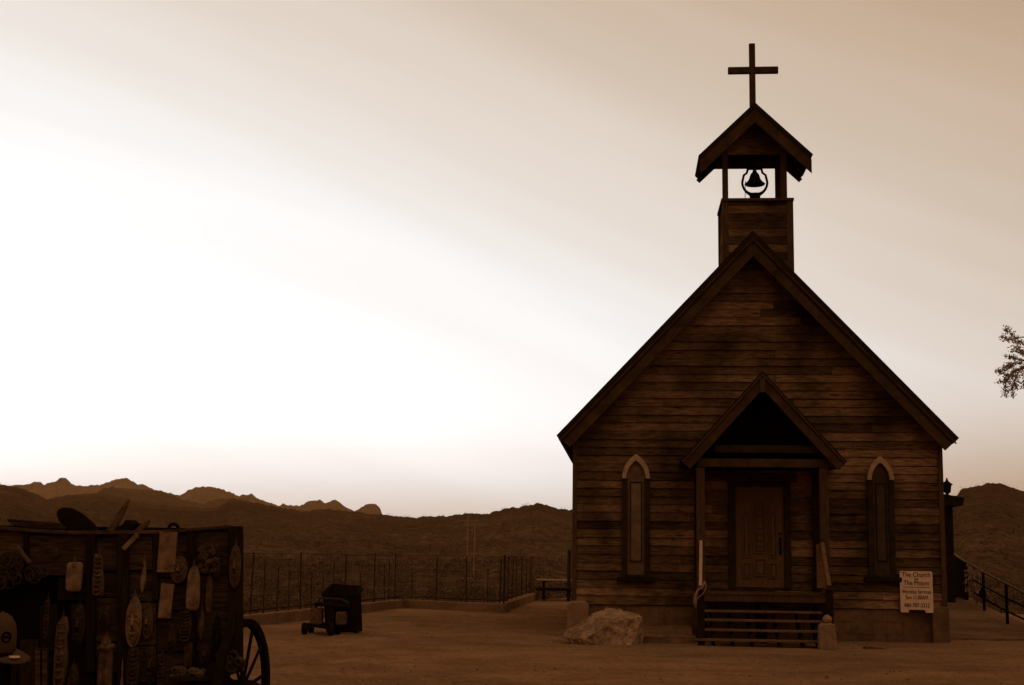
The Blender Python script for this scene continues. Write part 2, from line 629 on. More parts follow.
# siding boards of the front
mb = MB()
z = zs0
row = 0
while z < zpk - RTH - 0.1:
    hgt = 0.17 + rnd.uniform(-0.014, 0.014)
    zt = z + hgt - 0.004
    segs = []
    x = xl
    while x < xr - 0.01:
        ln = rnd.uniform(1.2, 4.2)
        if xr - (x + ln) < 0.7:
            ln = xr - x
        segs.append((x, x + ln - 0.005))
        x += ln
    for (a, b) in segs:
        def lim(zz):
            hw = (zpk - RTH - zz - 0.02) / SL
            return XC - hw, XC + hw
        l0, r0 = lim(z)
        l1, r1_ = lim(zt)
        a0, b0, a1, b1 = max(a, l0), min(b, r0), max(a, l1), min(b, r1_)
        if b0 - a0 < 0.02:
            continue
        if b1 - a1 < 0.01:
            mid = (max(a1, a0) + min(b1, b0)) / 2
            a1, b1 = mid - 0.005, mid + 0.005
        zt = z + hgt - rnd.choice((0.001, 0.003, 0.006, 0.013))
        yo = rnd.uniform(-0.012, 0.004)
        sag = rnd.uniform(-0.006, 0.006)
        fr = [(a0, -0.035 + yo, z + sag), (b0, -0.035 + yo, z - sag), (b1, -0.012 + yo, zt), (a1, -0.012 + yo, zt)]
        bk = [(q[0], 0.028, q[2]) for q in fr]
        mb.add(fr + bk, [(0, 1, 2, 3), (7, 6, 5, 4), (0, 4, 5, 1), (1, 5, 6, 2), (2, 6, 7, 3), (3, 7, 4, 0)])
    z += hgt
    row += 1
mb.build('siding', M_SIDING, church)
# side and rear siding
mb = MB()
z = zs0
while z < zwall - 0.05:
    for sx, xx in ((-1, xl), (1, xr)):
        y = 0.03
        while y < LEN:
            ln = min(rnd.uniform(1.5, 4.5), LEN - y)
            mb.box(min(xx, xx - sx * 0.03), max(xx, xx - sx * 0.03), y, y + ln - 0.006, z, min(z + 0.219, zwall - 0.03))
            y += ln
    mb.box(xl + 0.03, xr - 0.03, LEN - 0.03, LEN, z, min(z + 0.219, zwall - 0.03))
    z += 0.225
mb.prism([(xl, zwall - 0.02), (xr, zwall - 0.02), (XC, zpk - RTH - 0.05)], LEN - 0.03, LEN + 0.002)
mb.build('siding', M_SIDING, church)
# corner boards
for sx, xx in ((-1, xl), (1, xr)):
    MB().box(xx - 0.045 if sx > 0 else xx - 0.05, xx + 0.05 if sx > 0 else xx + 0.045, -0.06, 0.05, zs0 - 0.02, zwall + 0.0).build('corner_board', M_TRIM, church)
# foundation with blocks
mb = MB()
z = -0.1
rows = 3
hh = (zs0 - 0.012 + 0.1) / rows
for r_ in range(rows):
    x = xl + 0.02 - (0.25 if r_ % 2 else 0)
    while x < xr - 0.02:
        w = rnd.uniform(0.42, 0.55)
        a, b = max(x, xl + 0.02), min(x + w - 0.006, xr - 0.02)
        if b - a > 0.03:
            mb.box(a, b, 0.0 + rnd.uniform(-0.008, 0.008), 0.4, z, z + hh - 0.004)
        x += w
    z += hh
mb.box(xl + 0.03, xr - 0.03, 0.02, LEN - 0.02, -0.1, zs0 - 0.02)
mb.build('foundation', M_ADOBE, church)
# pillar at right corner
pa, pz = CC(932, 607, -0.12)
pb, _ = CC(949, 607, -0.12)
MB().box(pa, pb, -0.14, 0.18, -0.05, pz).build('corner_pier', M_ADOBE, church, bevel=0.015)


def roof(parent, xc, ridge, hw, sl, th, y0, y1, m, name='roof'):
    """two thick slabs meeting at the ridge, one mesh"""
    vt = th * math.sqrt(1 + sl * sl)
    mb = MB()
    for s in (-1, 1):
        pts = [(xc, ridge), (xc + s * hw, ridge - sl * hw), (xc + s * (hw - th * sl / math.sqrt(1 + sl * sl)), ridge - sl * hw - th / math.sqrt(1 + sl * sl)),
               (xc, ridge - vt)]
        mb.prism(pts, y0, y1)
    return mb.build(name, m, parent)


def barge(parent, xc, ridge, hw, sl, off, wid, y0, y1, m, name='bargeboard', plumb=False):
    """pair of rake boards under the slab; off = vertical offset below ridge"""
    wv = wid * math.sqrt(1 + sl * sl)
    for s in (-1, 1):
        x1 = xc + s * hw
        nn = math.sqrt(1 + sl * sl)
        end = (x1, ridge - off - sl * hw - wv) if plumb else (x1 - s * wid * sl / nn, ridge - off - sl * hw - wid / nn)
        pts = [(xc + s * 0.002, ridge - off), (x1, ridge - off - sl * hw), end, (xc + s * 0.002, ridge - off - wv)]
        MB().prism(pts, y0, y1).build(name, m, parent, bevel=0.006)


roof(church, RXC, zpk, EHW, SL, 0.17, -0.42, LEN + 0.4, M_SHINGLE_E)
barge(church, RXC, zpk, EHW - 0.13, SL, RTH + 0.004, 0.2, -0.40, -0.35, M_RAKE)
# narrow lighter fillet between slab edge and bargeboard
barge(church, RXC, zpk, EHW - 0.05, SL, RTH * 0.62, 0.035, -0.432, -0.421, M_RAKE, 'drip_strip')
# soffit/second rake against wall
barge(church, XC, zpk, HW + 0.0, SL, RTH + 0.003, 0.12, -0.075, -0.036, M_DARKWOOD, 'frieze_board')

# ------------------------------------------------------------------ windows


def arch_pts(cx, hw, zb, zt, n=9):
    """pointed arch from (cx-hw, zb) over apex to (cx+hw, zb)"""
    h = zt - zb
    rr = (hw * hw + h * h) / (2 * hw)
    pts = []
    am = math.asin(min(1, h / rr))
    left = []
    for i in range(n):
        a = am * i / (n - 1)
        left.append((cx - hw + rr - rr * math.cos(a), zb + rr * math.sin(a)))
    right = [(2 * cx - p[0], p[1]) for p in reversed(left[:-1])]
    return left + right


def window(uc, vtop, vspring, ul, ur, vbot, pane_m, panel_m):
    cx, zt = CC(uc, vtop, -0.1)
    xl_, zsng = CC(ul, vspring, -0.1)
    xr_, _ = CC(ur, vspring, -0.1)
    _, zb = CC(uc, vbot, -0.1)
    hw = (xr_ - xl_) / 2
    cx = (xl_ + xr_) / 2
    fr = MB()
    jw = 0.115
    for s in (-1, 1):
        fr.box(*sorted((cx + s * hw, cx + s * (hw - jw))), -0.10, -0.03, zb, zsng)
    fr.box(cx - hw + jw, cx + hw - jw, -0.085, -0.03, zb, zb + 0.05)
    w = fr.build('window', M_FRAME, church, bevel=0.006)
    out, inn = arch_pts(cx, hw, zsng, zt), arch_pts(cx, hw - 0.09, zsng, zt - 0.135)
    MB().ringprism(out, inn, -0.13, -0.03, closed=False).build('arch_trim', M_ARCH, w, bevel=0.008)
    MB().prism(arch_pts(cx, hw - 0.075, zsng + 0.002, zt - 0.115), -0.06, -0.04).build('arch_panel', panel_m, w)
    ph = hw - jw
    MB().box(cx - ph, cx + ph, -0.065, -0.035, zb + 0.05, zsng - 0.002).build('sash', panel_m, w)
    iw = ph - 0.07
    MB().box(cx - iw, cx + iw, -0.073, -0.066, zb + 0.34, zsng - 0.1).build('pane', pane_m, w)
    mbb = MB()
    for s in (-1, 1):
        mbb.box(*sorted((cx + s * iw, cx + s * (iw + 0.018))), -0.082, -0.066, zb + 0.3, zsng - 0.06)
    for zz in (zb + 0.3, zsng - 0.08):
        mbb.box(cx - iw, cx + iw, -0.08, -0.067, zz, zz + 0.018)
    mbb.build('pane_bead', M_DARKWOOD, w)
    MB().box(cx - hw - 0.1, cx + hw + 0.09, -0.17, -0.03, zb - 0.09, zb - 0.001).build('sill', M_DARKWOOD, w, bevel=0.006)


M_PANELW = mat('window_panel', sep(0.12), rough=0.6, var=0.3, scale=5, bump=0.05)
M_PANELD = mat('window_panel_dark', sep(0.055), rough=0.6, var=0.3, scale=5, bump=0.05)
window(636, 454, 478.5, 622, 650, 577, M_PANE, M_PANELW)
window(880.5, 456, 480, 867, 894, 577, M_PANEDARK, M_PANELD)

# ------------------------------------------------------------------ door
PD = 1.35      # porch depth
dx0, dz0 = CC(736, 588, -0.06)
dx1, dz1 = CC(783, 487, -0.06)
DW = dx1 - dx0
mb = MB().box(dx0 + 0.004, dx1 - 0.004, -0.075, -0.035, dz0 + 0.02, dz1)
door = mb.build('door', M_DOOR, church)
fr = MB()
fr.box(dx0 - 0.15, dx0, -0.10, -0.03, dz0, dz1 + 0.12)
fr.box(dx1, dx1 + 0.14, -0.10, -0.03, dz0, dz1 + 0.12)
fr.box(dx0, dx1, -0.10, -0.03, dz1 + 0.004, dz1 + 0.12)
fr.build('door_frame', M_FRAME, door)


def panel(x0, x1, z0, z1, w=0.02, arch=0.0):
    m_ = MB()
    o = [(x0, z0), (x1, z0), (x1, z1)]
    i = [(x0 + w, z0 + w), (x1 - w, z0 + w), (x1 - w, z1 - w)]
    if arch:
        n = 8
        for k in range(1, n):
            a = math.pi * k / n
            cx, hw = (x0 + x1) / 2, (x1 - x0) / 2
            o.append((cx + hw * math.cos(a), z1 + arch * math.sin(a)))
            i.append((cx + (hw - w) * math.cos(a), z1 - w + arch * math.sin(a)))
    o.append((x0, z1))
    i.append((x0 + w, z1 - w))
    m_.ringprism(o, i, -0.108, -0.0755)
    return m_


def dX(f):
    return dx0 + f * DW


H = dz1 - dz0
for (f0, f1, g0, g1, ar) in ((0.38, 0.62, 0.34, 0.80, 0.10), (0.14, 0.31, 0.30, 0.72, 0.05), (0.69, 0.86, 0.30, 0.74, 0.05),
                             (0.38, 0.62, 0.12, 0.29, 0), (0.14, 0.31, 0.10, 0.25, 0), (0.69, 0.86, 0.10, 0.25, 0)):
    pm = panel(dX(f0), dX(f1), dz0 + g0 * H, dz0 + g1 * H, 0.022, ar)
    pm.box(dX(f0) + 0.05, dX(f1) - 0.05, -0.10, -0.0755, dz0 + g0 * H + 0.05, dz0 + g1 * H - 0.05)
    pm.build('door_panel', M_DOOR, door, bevel=0.004)
mb = MB()
for k in range(7):      # carved leaves on the middle panel
    zz = dz0 + (0.40 + 0.06 * k) * H
    for s in (-1, 1):
        mb.tube([(dX(0.5), -0.105, zz), (dX(0.5 + s * 0.045), -0.112, zz + 0.04), (dX(0.5 + s * 0.05), -0.105, zz + 0.09)], [0.014, 0.02, 0.006], 6)
mb.build('carving', M_DOOR, door, smooth=True)
mb = MB()
hx = dX(0.925)
mb.box(hx - 0.025, hx + 0.025, -0.085, -0.0755, dz0 + 0.33 * H, dz0 + 0.50 * H)
mb.tube([(hx, -0.085, dz0 + 0.47 * H), (hx, -0.13, dz0 + 0.455 * H), (hx, -0.13, dz0 + 0.37 * H), (hx, -0.085, dz0 + 0.345 * H)], 0.011, 8)
mb.lathe([(0.0, 0), (0.03, 0), (0.03, 0.03), (0, 0.03)], (hx, -0.09, dz0 + 0.53 * H), 12)
mb.build('handle', M_BLACK, door)

# ------------------------------------------------------------------ porch
px0, pzf = CC(700, 592, -PD)
px1, _ = CC(828, 592, -PD)
_, pzf2 = CC(760, 602, -PD)
mb = MB()
y = -PD
while y < -0.04:
    mb.box(px0 - 0.03, px1 + 0.03, y, min(y + 0.135, -0.037), pzf - 0.04, pzf + rnd.uniform(-0.003, 0.003))
    y += 0.14
porch = mb.build('porch', M_TRIM, church)
MB().box(px0, px1, -PD + 0.02, -PD + 0.06, pzf2, pzf - 0.042).build('deck_fascia', M_TRIM, porch)
for xx in (px0 + 0.08, (px0 + px1) / 2, px1 - 0.08):
    for yy in (-PD + 0.12, -0.2):
        MB().box(xx - 0.06, xx + 0.06, yy - 0.05, yy + 0.05, -0.05, pzf - 0.045).build('deck_support', M_DARKWOOD, porch)
_, zb1 = CC(760, 459, -PD)
_, zb0 = CC(760, 467.5, -PD)
xb0, _ = CC(697, 463, -PD)
xb1, _ = CC(841, 463, -PD)
MB().box(xb0, xb1, -PD - 0.06, -PD + 0.08, zb0, zb1).build('lintel', M_RAKE, porch, bevel=0.008)
_, zt1 = CC(760, 445.5, -PD)
_, zt0 = CC(760, 453, -PD)
xt0, _ = CC(715, 449, -PD)
xt1, _ = CC(818, 449, -PD)
MB().box(xt0, xt1, -PD - 0.05, -PD + 0.05, zt0, zt1).build('tie_beam', M_FRAME, porch, bevel=0.008)
for (ua, ub) in ((696.5, 705), (820, 829)):
    a, _ = CC(ua, 520, -PD)
    b, _ = CC(ub, 520, -PD)
    MB().box(a, b, -PD - 0.04, -PD + 0.10, pzf + 0.001, zb0 - 0.001).build('post', M_TRIM, porch, bevel=0.012)
    MB().box(a + 0.02, b - 0.02, -0.14, -0.04, pzf + 0.001, zb0).build('post', M_DARKWOOD, porch)
xpp, zpp = CC(764, 371, -PD - 0.25)
xpl, zpl = CC(680, 461, -PD - 0.25)
xpr, zpr = CC(846, 461, -PD - 0.25)
PXC = (xpl + xpr) / 2 + 0.02
PHW = (xpr - xpl) / 2
PSL = (zpp - (zpl + zpr) / 2) / PHW
roof(porch, PXC, zpp, PHW, PSL, 0.07, -PD - 0.27, -0.037, M_SHINGLE_E)
PV = 0.07 * math.sqrt(1 + PSL ** 2)
barge(porch, PXC, zpp, PHW - 0.05, PSL, PV + 0.003, 0.17, -PD - 0.25, -PD - 0.2, M_RAKE)
barge(porch, PXC, zpp, PHW - 0.02, PSL, PV * 0.5, 0.03, -PD - 0.282, -PD - 0.271, M_TRIM, 'drip_strip')
MB().box(PXC - 0.045, PXC + 0.045, -PD - 0.275, -PD - 0.24, zpp - 0.42, zpp - 0.14).build('ridge_block', M_TRIM, porch)
# near-black board added to paint the shade of the open porch gable; boarded ceiling
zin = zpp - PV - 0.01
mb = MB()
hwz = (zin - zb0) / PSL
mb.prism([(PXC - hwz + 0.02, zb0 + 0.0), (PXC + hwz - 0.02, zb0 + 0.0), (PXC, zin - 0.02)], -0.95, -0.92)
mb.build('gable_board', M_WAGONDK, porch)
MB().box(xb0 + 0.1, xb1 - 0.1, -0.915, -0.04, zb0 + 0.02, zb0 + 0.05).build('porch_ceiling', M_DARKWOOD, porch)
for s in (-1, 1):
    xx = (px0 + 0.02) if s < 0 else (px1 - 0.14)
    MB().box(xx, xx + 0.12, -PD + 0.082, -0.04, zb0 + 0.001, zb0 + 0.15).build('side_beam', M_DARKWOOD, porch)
# steps
steps = None
ty = [-PD - 0.30, -PD - 0.58, -PD - 0.86, -PD - 1.14]
tv = [611, 620, 630, 640]
for i, (yy, vv) in enumerate(zip(ty, tv)):
    _, zz = CC(760, vv, yy)
    ua, ub = (703, 822) if i < 3 else (696, 832)
    a, _ = CC(ua, vv, yy)
    b, _ = CC(ub, vv, yy)
    mb = MB().box(a, b, yy, yy + 0.27, zz - 0.04, zz)
    if steps is None:
        steps = mb.build('steps', M_TREAD, church, bevel=0.006)
    else:
        mb.build('tread', M_TREAD, steps, bevel=0.006)
    if i == 3:
        SZB = zz
for u in (712, 731, 750, 777, 800, 815):
    a, _ = CC(u, 620, -PD - 0.6)
    zt_ = CC(760, 611, ty[0])[1] - 0.041
    pts = [(-PD - 1.1, 0.0), (-PD - 1.1, 0.045), (-PD - 0.05, zt_), (-PD - 0.05, zt_ - 0.22), (-PD - 0.85, 0.0)]
    vs = [V((a - 0.025, q[0], q[1])) for q in pts] + [V((a + 0.025, q[0], q[1])) for q in pts]
    n = 5
    MB().add(vs, [tuple(range(n)), tuple(range(2 * n - 1, n - 1, -1))] + [(k, k + n, (k + 1) % n + n, (k + 1) % n) for k in range(n)]).build('stringer', M_DARKWOOD, steps)
# hand rails of the steps
for (u0, v0, u1, v1, s) in ((701, 543, 700.5, 588, -1), (822, 545, 829, 588, 1)):
    xa, za = CC(u0, v0, -PD - 0.05)
    xb, zb = CC(u1, v1, -PD - 1.0)
    rl = MB().bar((xa, -PD - 0.05, za), (xb, -PD - 1.0, zb), 0.06 if s < 0 else 0.075, 0.14)
    r_ = rl.build('handrail', M_ARCH if s < 0 else M_TREAD, church, bevel=0.006)
    MB().box(xb - 0.06, xb + 0.07, -PD - 1.05, -PD - 0.93, 0.0, zb - 0.03).build('newel', M_DARKWOOD, r_, bevel=0.01)
    if s > 0:
        a, zt_ = CC(816, 544, -PD - 0.02)
        b, zb_ = CC(825, 588, -PD - 0.02)
        MB().box(a, b, -PD - 0.075, -PD - 0.042, zb_, zt_).build('side_board', M_TREAD, r_)

# ------------------------------------------------------------------ bell tower
TY0, TD = 0.12, 1.25
tx0, tzt = CC(723.5, 201.5, TY0)
tx1, _ = CC(791.3, 200, TY0)
TXC = (tx0 + tx1) / 2
mb = MB()
z = zpk - 1.2
while z < tzt - 0.03:
    zt = min(z + 0.168, tzt - 0.006)
    for (a, b, c, d) in ((tx0, tx1, TY0 - 0.012, TY0 + 0.03), (tx0, tx1, TY0 + TD - 0.03, TY0 + TD), (tx0, tx0 + 0.03, TY0 + 0.03, TY0 + TD - 0.03), (tx1 - 0.03, tx1, TY0 + 0.03, TY0 + TD - 0.03)):
        mb.box(a, b, c + rnd.uniform(0, 0.008), d, z + rnd.uniform(0, .004), zt - 0.006)
    z += 0.17
mb.box(tx0 + 0.031, tx1 - 0.031, TY0 + 0.04, TY0 + TD - 0.031, zpk - 1.3, tzt - 0.05)
tower = mb.build('bell_tower', M_SIDING, church)
for a in (tx0, tx1):
    for yy in (TY0 - 0.03, TY0 + TD - 0.06):
        MB().box(a - 0.035 if a == tx0 else a - 0.10, a + 0.10 if a == tx0 else a + 0.035, yy, yy + 0.09, zpk - 1.2, tzt - 0.002).build('corner_board', M_TRIM, tower)
MB().box(tx0 - 0.05, tx1 + 0.05, TY0 - 0.06, TY0 + TD + 0.05, tzt, tzt + 0.06).build('ledge', M_TRIM, tower, bevel=0.006)
# belfry posts, roof
BY0 = TY0 + 0.02
_, zgb = CC(755, 154, BY0)
for (ua, ub) in ((722.5, 728), (781, 787)):
    a, _ = CC(ua, 180, BY0)
    b, _ = CC(ub, 180, BY0)
    w = b - a
    MB().box(a, b, BY0, BY0 + 0.11, tzt + 0.061, zgb + 0.3).build('post', M_TRIM, tower, bevel=0.008)
    q = 0.085 if ua < 750 else 0.0
    MB().box(a + q, b + q, TY0 + TD - 0.13, TY0 + TD - 0.02, tzt + 0.061, zgb + 0.3).build('post', M_TRIM, tower, bevel=0.008)
bx, bz = CC(755.5, 102.5, TY0 - 0.35)
bxl, bzl = CC(698.5, 156, TY0 - 0.35)
bxr, bzr = CC(813, 154, TY0 - 0.35)
BHW = (bxr - bxl) / 2
BXC = (bxl + bxr) / 2
BSL = (bz - (bzl + bzr) / 2) / BHW
BV = 0.09 * math.sqrt(1 + BSL ** 2)
roof(tower, BXC, bz, BHW, BSL, 0.09, TY0 - 0.37, TY0 + TD + 0.02, M_SHINGLE_E)
for (a, b) in ((TY0 - 0.355, TY0 - 0.31), (TY0 + TD - 0.035, TY0 + TD + 0.01)):
    barge(tower, BXC, bz, BHW - 0.03, BSL, BV + 0.003, 0.22 if a < TY0 else 0.10, a, b, M_RAKE, plumb=a < TY0)
zin = bz - BV - 0.01
for yy in (BY0 + 0.03, TY0 + TD - 0.09):
    hw0 = (zin - zgb) / BSL
    MB().prism([(BXC - hw0 + 0.02, zgb), (BXC + hw0 - 0.02, zgb), (BXC, zin - 0.02)], yy, yy + 0.03).build('gable_board', M_SIDING, tower)
MB().box(BXC - 0.9, BXC + 0.9, BY0 + 0.12, TY0 + TD - 0.14, zgb + 0.12, zgb + 0.15).build('belfry_ceiling', M_DARKWOOD, tower)
# cross on the ridge
CYL = TY0 + TD / 2 - 0.3
cx_, czb = CC(752.6, 102, CYL)
cxt, czt = CC(751.9, 44, CYL)
ca, cz0 = CC(728, 74.5, CYL)
cb, cz1 = CC(778, 66.5, CYL)
cx_ = (cx_ + cxt) / 2
mb = MB()
mb.box(cx_ - 0.065, cx_ + 0.065, CYL - 0.05, CYL + 0.05, bz - 0.3, czt)
crs = mb.build('cross', M_RAKE, tower, bevel=0.006)
MB().box(ca, cb, CYL - 0.056, CYL + 0.056, (cz0 + cz1) / 2 - 0.07, (cz0 + cz1) / 2 + 0.07).build('crossbar', M_RAKE, tower, bevel=0.006)
MB().prism([(BXC - 0.16, bz - 0.16), (BXC + 0.16, bz - 0.16), (BXC + 0.05, bz + 0.06), (BXC - 0.05, bz + 0.06)], CYL - 0.14, CYL + 0.14).build('ridge_saddle', M_SHINGLE_E, tower)

# side vestibule at the right
AY = 12.6
ax1, az1 = CC(952.5, 505, AY)
avx, avz = CC(964, 496, AY - 0.2)
vest = MB().box(xr + 0.01, ax1, AY, AY + 1.8, 0.0, az1).build('vestibule', M_DARKWOOD, church)
pts = [(xr + 0.01, avz + 0.55), (avx, avz - 0.05), (avx - 0.05, avz - 0.28), (xr + 0.01, az1 - 0.02)]
MB().prism(pts, AY - 0.25, AY + 2.0).build('vestibule_roof', M_SHINGLE_E, vest)

# ------------------------------------------------------------------ bell (hangs in the belfry)
BCY = TY0 + TD / 2
bcx, bcz = CC(754.8, 185, BCY)
_, btop = CC(754.5, 170, BCY)
_, bbase = CC(754.5, 199, BCY)
org = CW(bcx, BCY, tzt + 0.06)
bellr = thing('church_bell', 'dark cast iron bell in a yoke stand under the belfry roof', 'bell', org, -PSI, local=True)
zo = tzt + 0.06
prof = [(0.205, bcz - zo - 0.0), (0.225, bcz - zo + 0.02), (0.17, bcz - zo + 0.07), (0.13, bcz - zo + 0.12), (0.11, bcz - zo + 0.18), (0.09, bcz - zo + 0.24), (0.05, bcz - zo + 0.29), (0.03, bcz - zo + 0.36), (0.0, bcz - zo + 0.36)]
MB().lathe([(0.0, bcz - zo + 0.03)] + prof, (0, 0, 0), 28).build('bell_body', M_BRONZE, bellr, smooth=True)
mb = MB()
pts = []
zm = bcz - zo
for i in range(19):
    a = math.pi + math.pi * i / 18
    pts.append((0.27 * math.cos(a), 0, zm + 0.06 + 0.30 * math.sin(a) * 0.95))
pts = [(-0.14, 0, zm + 0.38), (-0.17, 0, zm + 0.27), (-0.235, 0, zm + 0.22), (-0.25, 0, zm + 0.15)] + pts + [(0.25, 0, zm + 0.15), (0.235, 0, zm + 0.22), (0.17, 0, zm + 0.27), (0.14, 0, zm + 0.38)]
mb.tube(pts, [0.026 + 0.022 * math.exp(-((i - len(pts) / 2 + .5) / 3.5) ** 2) for i in range(len(pts))], 8)
mb.tube([(-0.17, 0, zm + 0.38), (0.17, 0, zm + 0.38)], 0.045, 8)
mb.build('yoke', M_BLACK, bellr, smooth=True)
MB().lathe([(0.14, 0.0), (0.12, 0.03), (0.09, 0.06), (0.13, max(0.08, zm - 0.2)), (0.0, max(0.085, zm - 0.19))], (0, 0, 0), 16).build('pedestal', M_BLACK, bellr, smooth=True)
MB().tube([(0.02, 0.0, zm + 0.06), (0.02, 0, zm - 0.03)], [0.012, 0.03], 8).build('clapper', M_BLACK, bellr)
MB().tube([(-0.2, 0.05, zm + 0.1), (-0.21, 0.06, 0.02)], 0.008, 6).build('bell_rope', M_PALEW, bellr)

# wall lantern
lx, lz = CC(949.5, 487, -0.1)
org = CW(lx, 0.12, lz)
lan = thing('wall_lantern', 'small black carriage lantern on the right corner of the chapel', 'lantern', org, -PSI, local=True)
MB().lathe([(0.0, -0.16), (0.03, -0.16), (0.035, -0.12), (0.07, -0.10), (0.09, 0.05), (0.0, 0.05)], (0, 0, 0), 6).build('lamp_body', M_BLACK, lan)
MB().lathe([(0.12, 0.05), (0.11, 0.07), (0.05, 0.12), (0.03, 0.13), (0.015, 0.18), (0.02, 0.19), (0.0, 0.2)], (0, 0, 0), 10).build('lamp_cap', M_BLACK, lan)
MB().tube([(-0.12, 0, -0.24), (-0.04, 0, -0.25), (0, 0, -0.21), (0, 0, -0.16)], 0.014, 6).build('bracket', M_BLACK, lan)

# sign
sx0, sz1 = CC(899.5, 571, -0.14)
sx1, sz0 = CC(933.5, 613, -0.14)
SW, SH = sx1 - sx0, sz1 - sz0
org = CW((sx0 + sx1) / 2, -0.14, sz0)
sign = thing('church_sign', 'pale service notice board with footed lower edge propped at the right corner', 'sign', org, -PSI, local=True)
w2 = SW / 2
r_ = 0.035
out = [(-w2 + 0.02, 0.0), (-w2 + SW * 0.23, 0.0), (-w2 + SW * 0.27, 0.055), (w2 - SW * 0.27, 0.055), (w2 - SW * 0.23, 0.0), (w2 - 0.02, 0.0), (w2, 0.02)]
out += [(w2, SH - r_), (w2 - r_ * 0.3, SH - r_ * 0.3), (w2 - r_, SH), (-w2 + r_, SH), (-w2 + r_ * 0.3, SH - r_ * 0.3), (-w2, SH - r_), (-w2, 0.02)]
MB().prism(out, -0.015, 0.02).build('board', M_SIGN, sign, bevel=0.004)
MB().box(-w2 + 0.06, w2 - 0.06, -0.019, -0.0155, SH * 0.612, SH * 0.622).build('rule_line', M_INK, sign)
MB().box(-0.05, 0.05, 0.021, 0.10, SH * 0.45, SH * 0.62).build('hanging_block', M_DARKWOOD, sign)
for txt, zf, size, wf in (("The Church", 0.865, 0.135, 0.86), ("at", 0.79, 0.08, 0.11), ("The Mount", 0.665, 0.135, 0.78),
                          ("Worship Services", 0.465, 0.105, 0.90), ("Sun 11:00AM", 0.325, 0.11, 0.66), ("480-787-2212", 0.135, 0.11, 0.78)):
    cu = bpy.data.curves.new('lettering', 'FONT')
    cu.body = txt
    cu.align_x = 'CENTER'
    cu.size = size
    cu.extrude = 0.0015
    cu.resolution_u = 4
    t0_ = bpy.data.objects.new('lettering', cu)
    COL.objects.link(t0_)
    bpy.context.view_layer.update()
    me_ = bpy.data.meshes.new_from_object(t0_.evaluated_get(bpy.context.evaluated_depsgraph_get()))
    bpy.data.objects.remove(t0_)
    me_.materials.clear()
    me_.materials.append(M_INK)
    t = bpy.data.objects.new('lettering', me_)
    COL.objects.link(t)
    t.parent = sign
    bpy.context.view_layer.update()
    wd = max(0.01, t.dimensions.x)
    t.scale = (SW * wf / wd, 1, 1)
    t.rotation_euler = (R(90), 0, 0)
    t.location = (0, -0.0185, SH * zf)

# ------------------------------------------------------------------ ramp and railing on the right


def rampz(y):
    return max(0.05, min(0.55, (y - 31) / 11 * 0.5))


mb = MB()
rows = [29.6, 31, 34, 37, 40, 43]
xl_r = [CW(xr + 0.06, y - CORG.y + 0.3, 0).x for y in rows]
xr_r = [12.2, 12.0, 12.4, 12.9, 13.4, 14.0]
for i in range(len(rows) - 1):
    a, b = rows[i], rows[i + 1]
    za, zb = rampz(a), rampz(b)
    top = [V((xl_r[i], a, za)), V((xr_r[i], a, za)), V((xr_r[i + 1], b, zb)), V((xl_r[i + 1], b, zb))]
    bot = [V((p.x, p.y, -0.3)) for p in top]
    fs = [(0, 1, 2, 3), (1, 5, 6, 2), (0, 3, 7, 4)]
    if i == 0:
        fs.append((0, 4, 5, 1))
    if i == len(rows) - 2:
        fs.append((2, 6, 7, 3))
    mb.add(top + bot, fs)
M_PATH = mat('worn_concrete', sep(0.125, -0.08), var=0.3, scale=6, bump=0.15, broad=0.25, broad_scale=0.5)
tag(mb.build('path', M_PATH), kind='structure')
# tubular railing
rail = thing('ramp_railing', 'black pipe railing with pale worn top rail along the ramp', 'railing', (11, 36, 0.2))
pts3 = [(950.5, 551.5, 44.0), (966, 562, 42.0), (983, 572, 38.2), (1006, 583.5, 34.3), (1034, 598, 31.0), (1080, 622, 28.0)]
tops = [P(u, v, Y) for u, v, Y in pts3]
feet = [V((p.x, p.y, rampz(p.y) - 0.02)) for p in tops]
M_RAILTOP = mat('worn_rail', sep(0.16, 0.05), rough=0.5, var=0.4, scale=8, bump=0.05)
MB().tube(tops, 0.032, 8).build('top_rail', M_RAILTOP, rail, smooth=True)
for f in (0.36, 0.68):
    MB().tube([a * (1 - f) + b * f for a, b in zip(tops, feet)][1:], 0.022, 8).build('middle_rail', M_BLACK, rail, smooth=True)
for a, b in zip(tops[1:], feet[1:]):
    MB().tube([b, a], 0.04, 8).build('post', M_BLACK, rail)
p0, p1, q0, q1 = tops[0], tops[1], feet[0], feet[1]
dn = V((0, 0.02, 0))
vs = [p0 - V((0, 0, .04)), p1 - V((0, 0, .04)), q1, q0]
MB().add(vs + [v + dn for v in vs], [(0, 1, 2, 3), (7, 6, 5, 4), (0, 4, 5, 1), (1, 5, 6, 2), (2, 6, 7, 3), (3, 7, 4, 0)]).build('solid_panel', M_BLACK, rail)
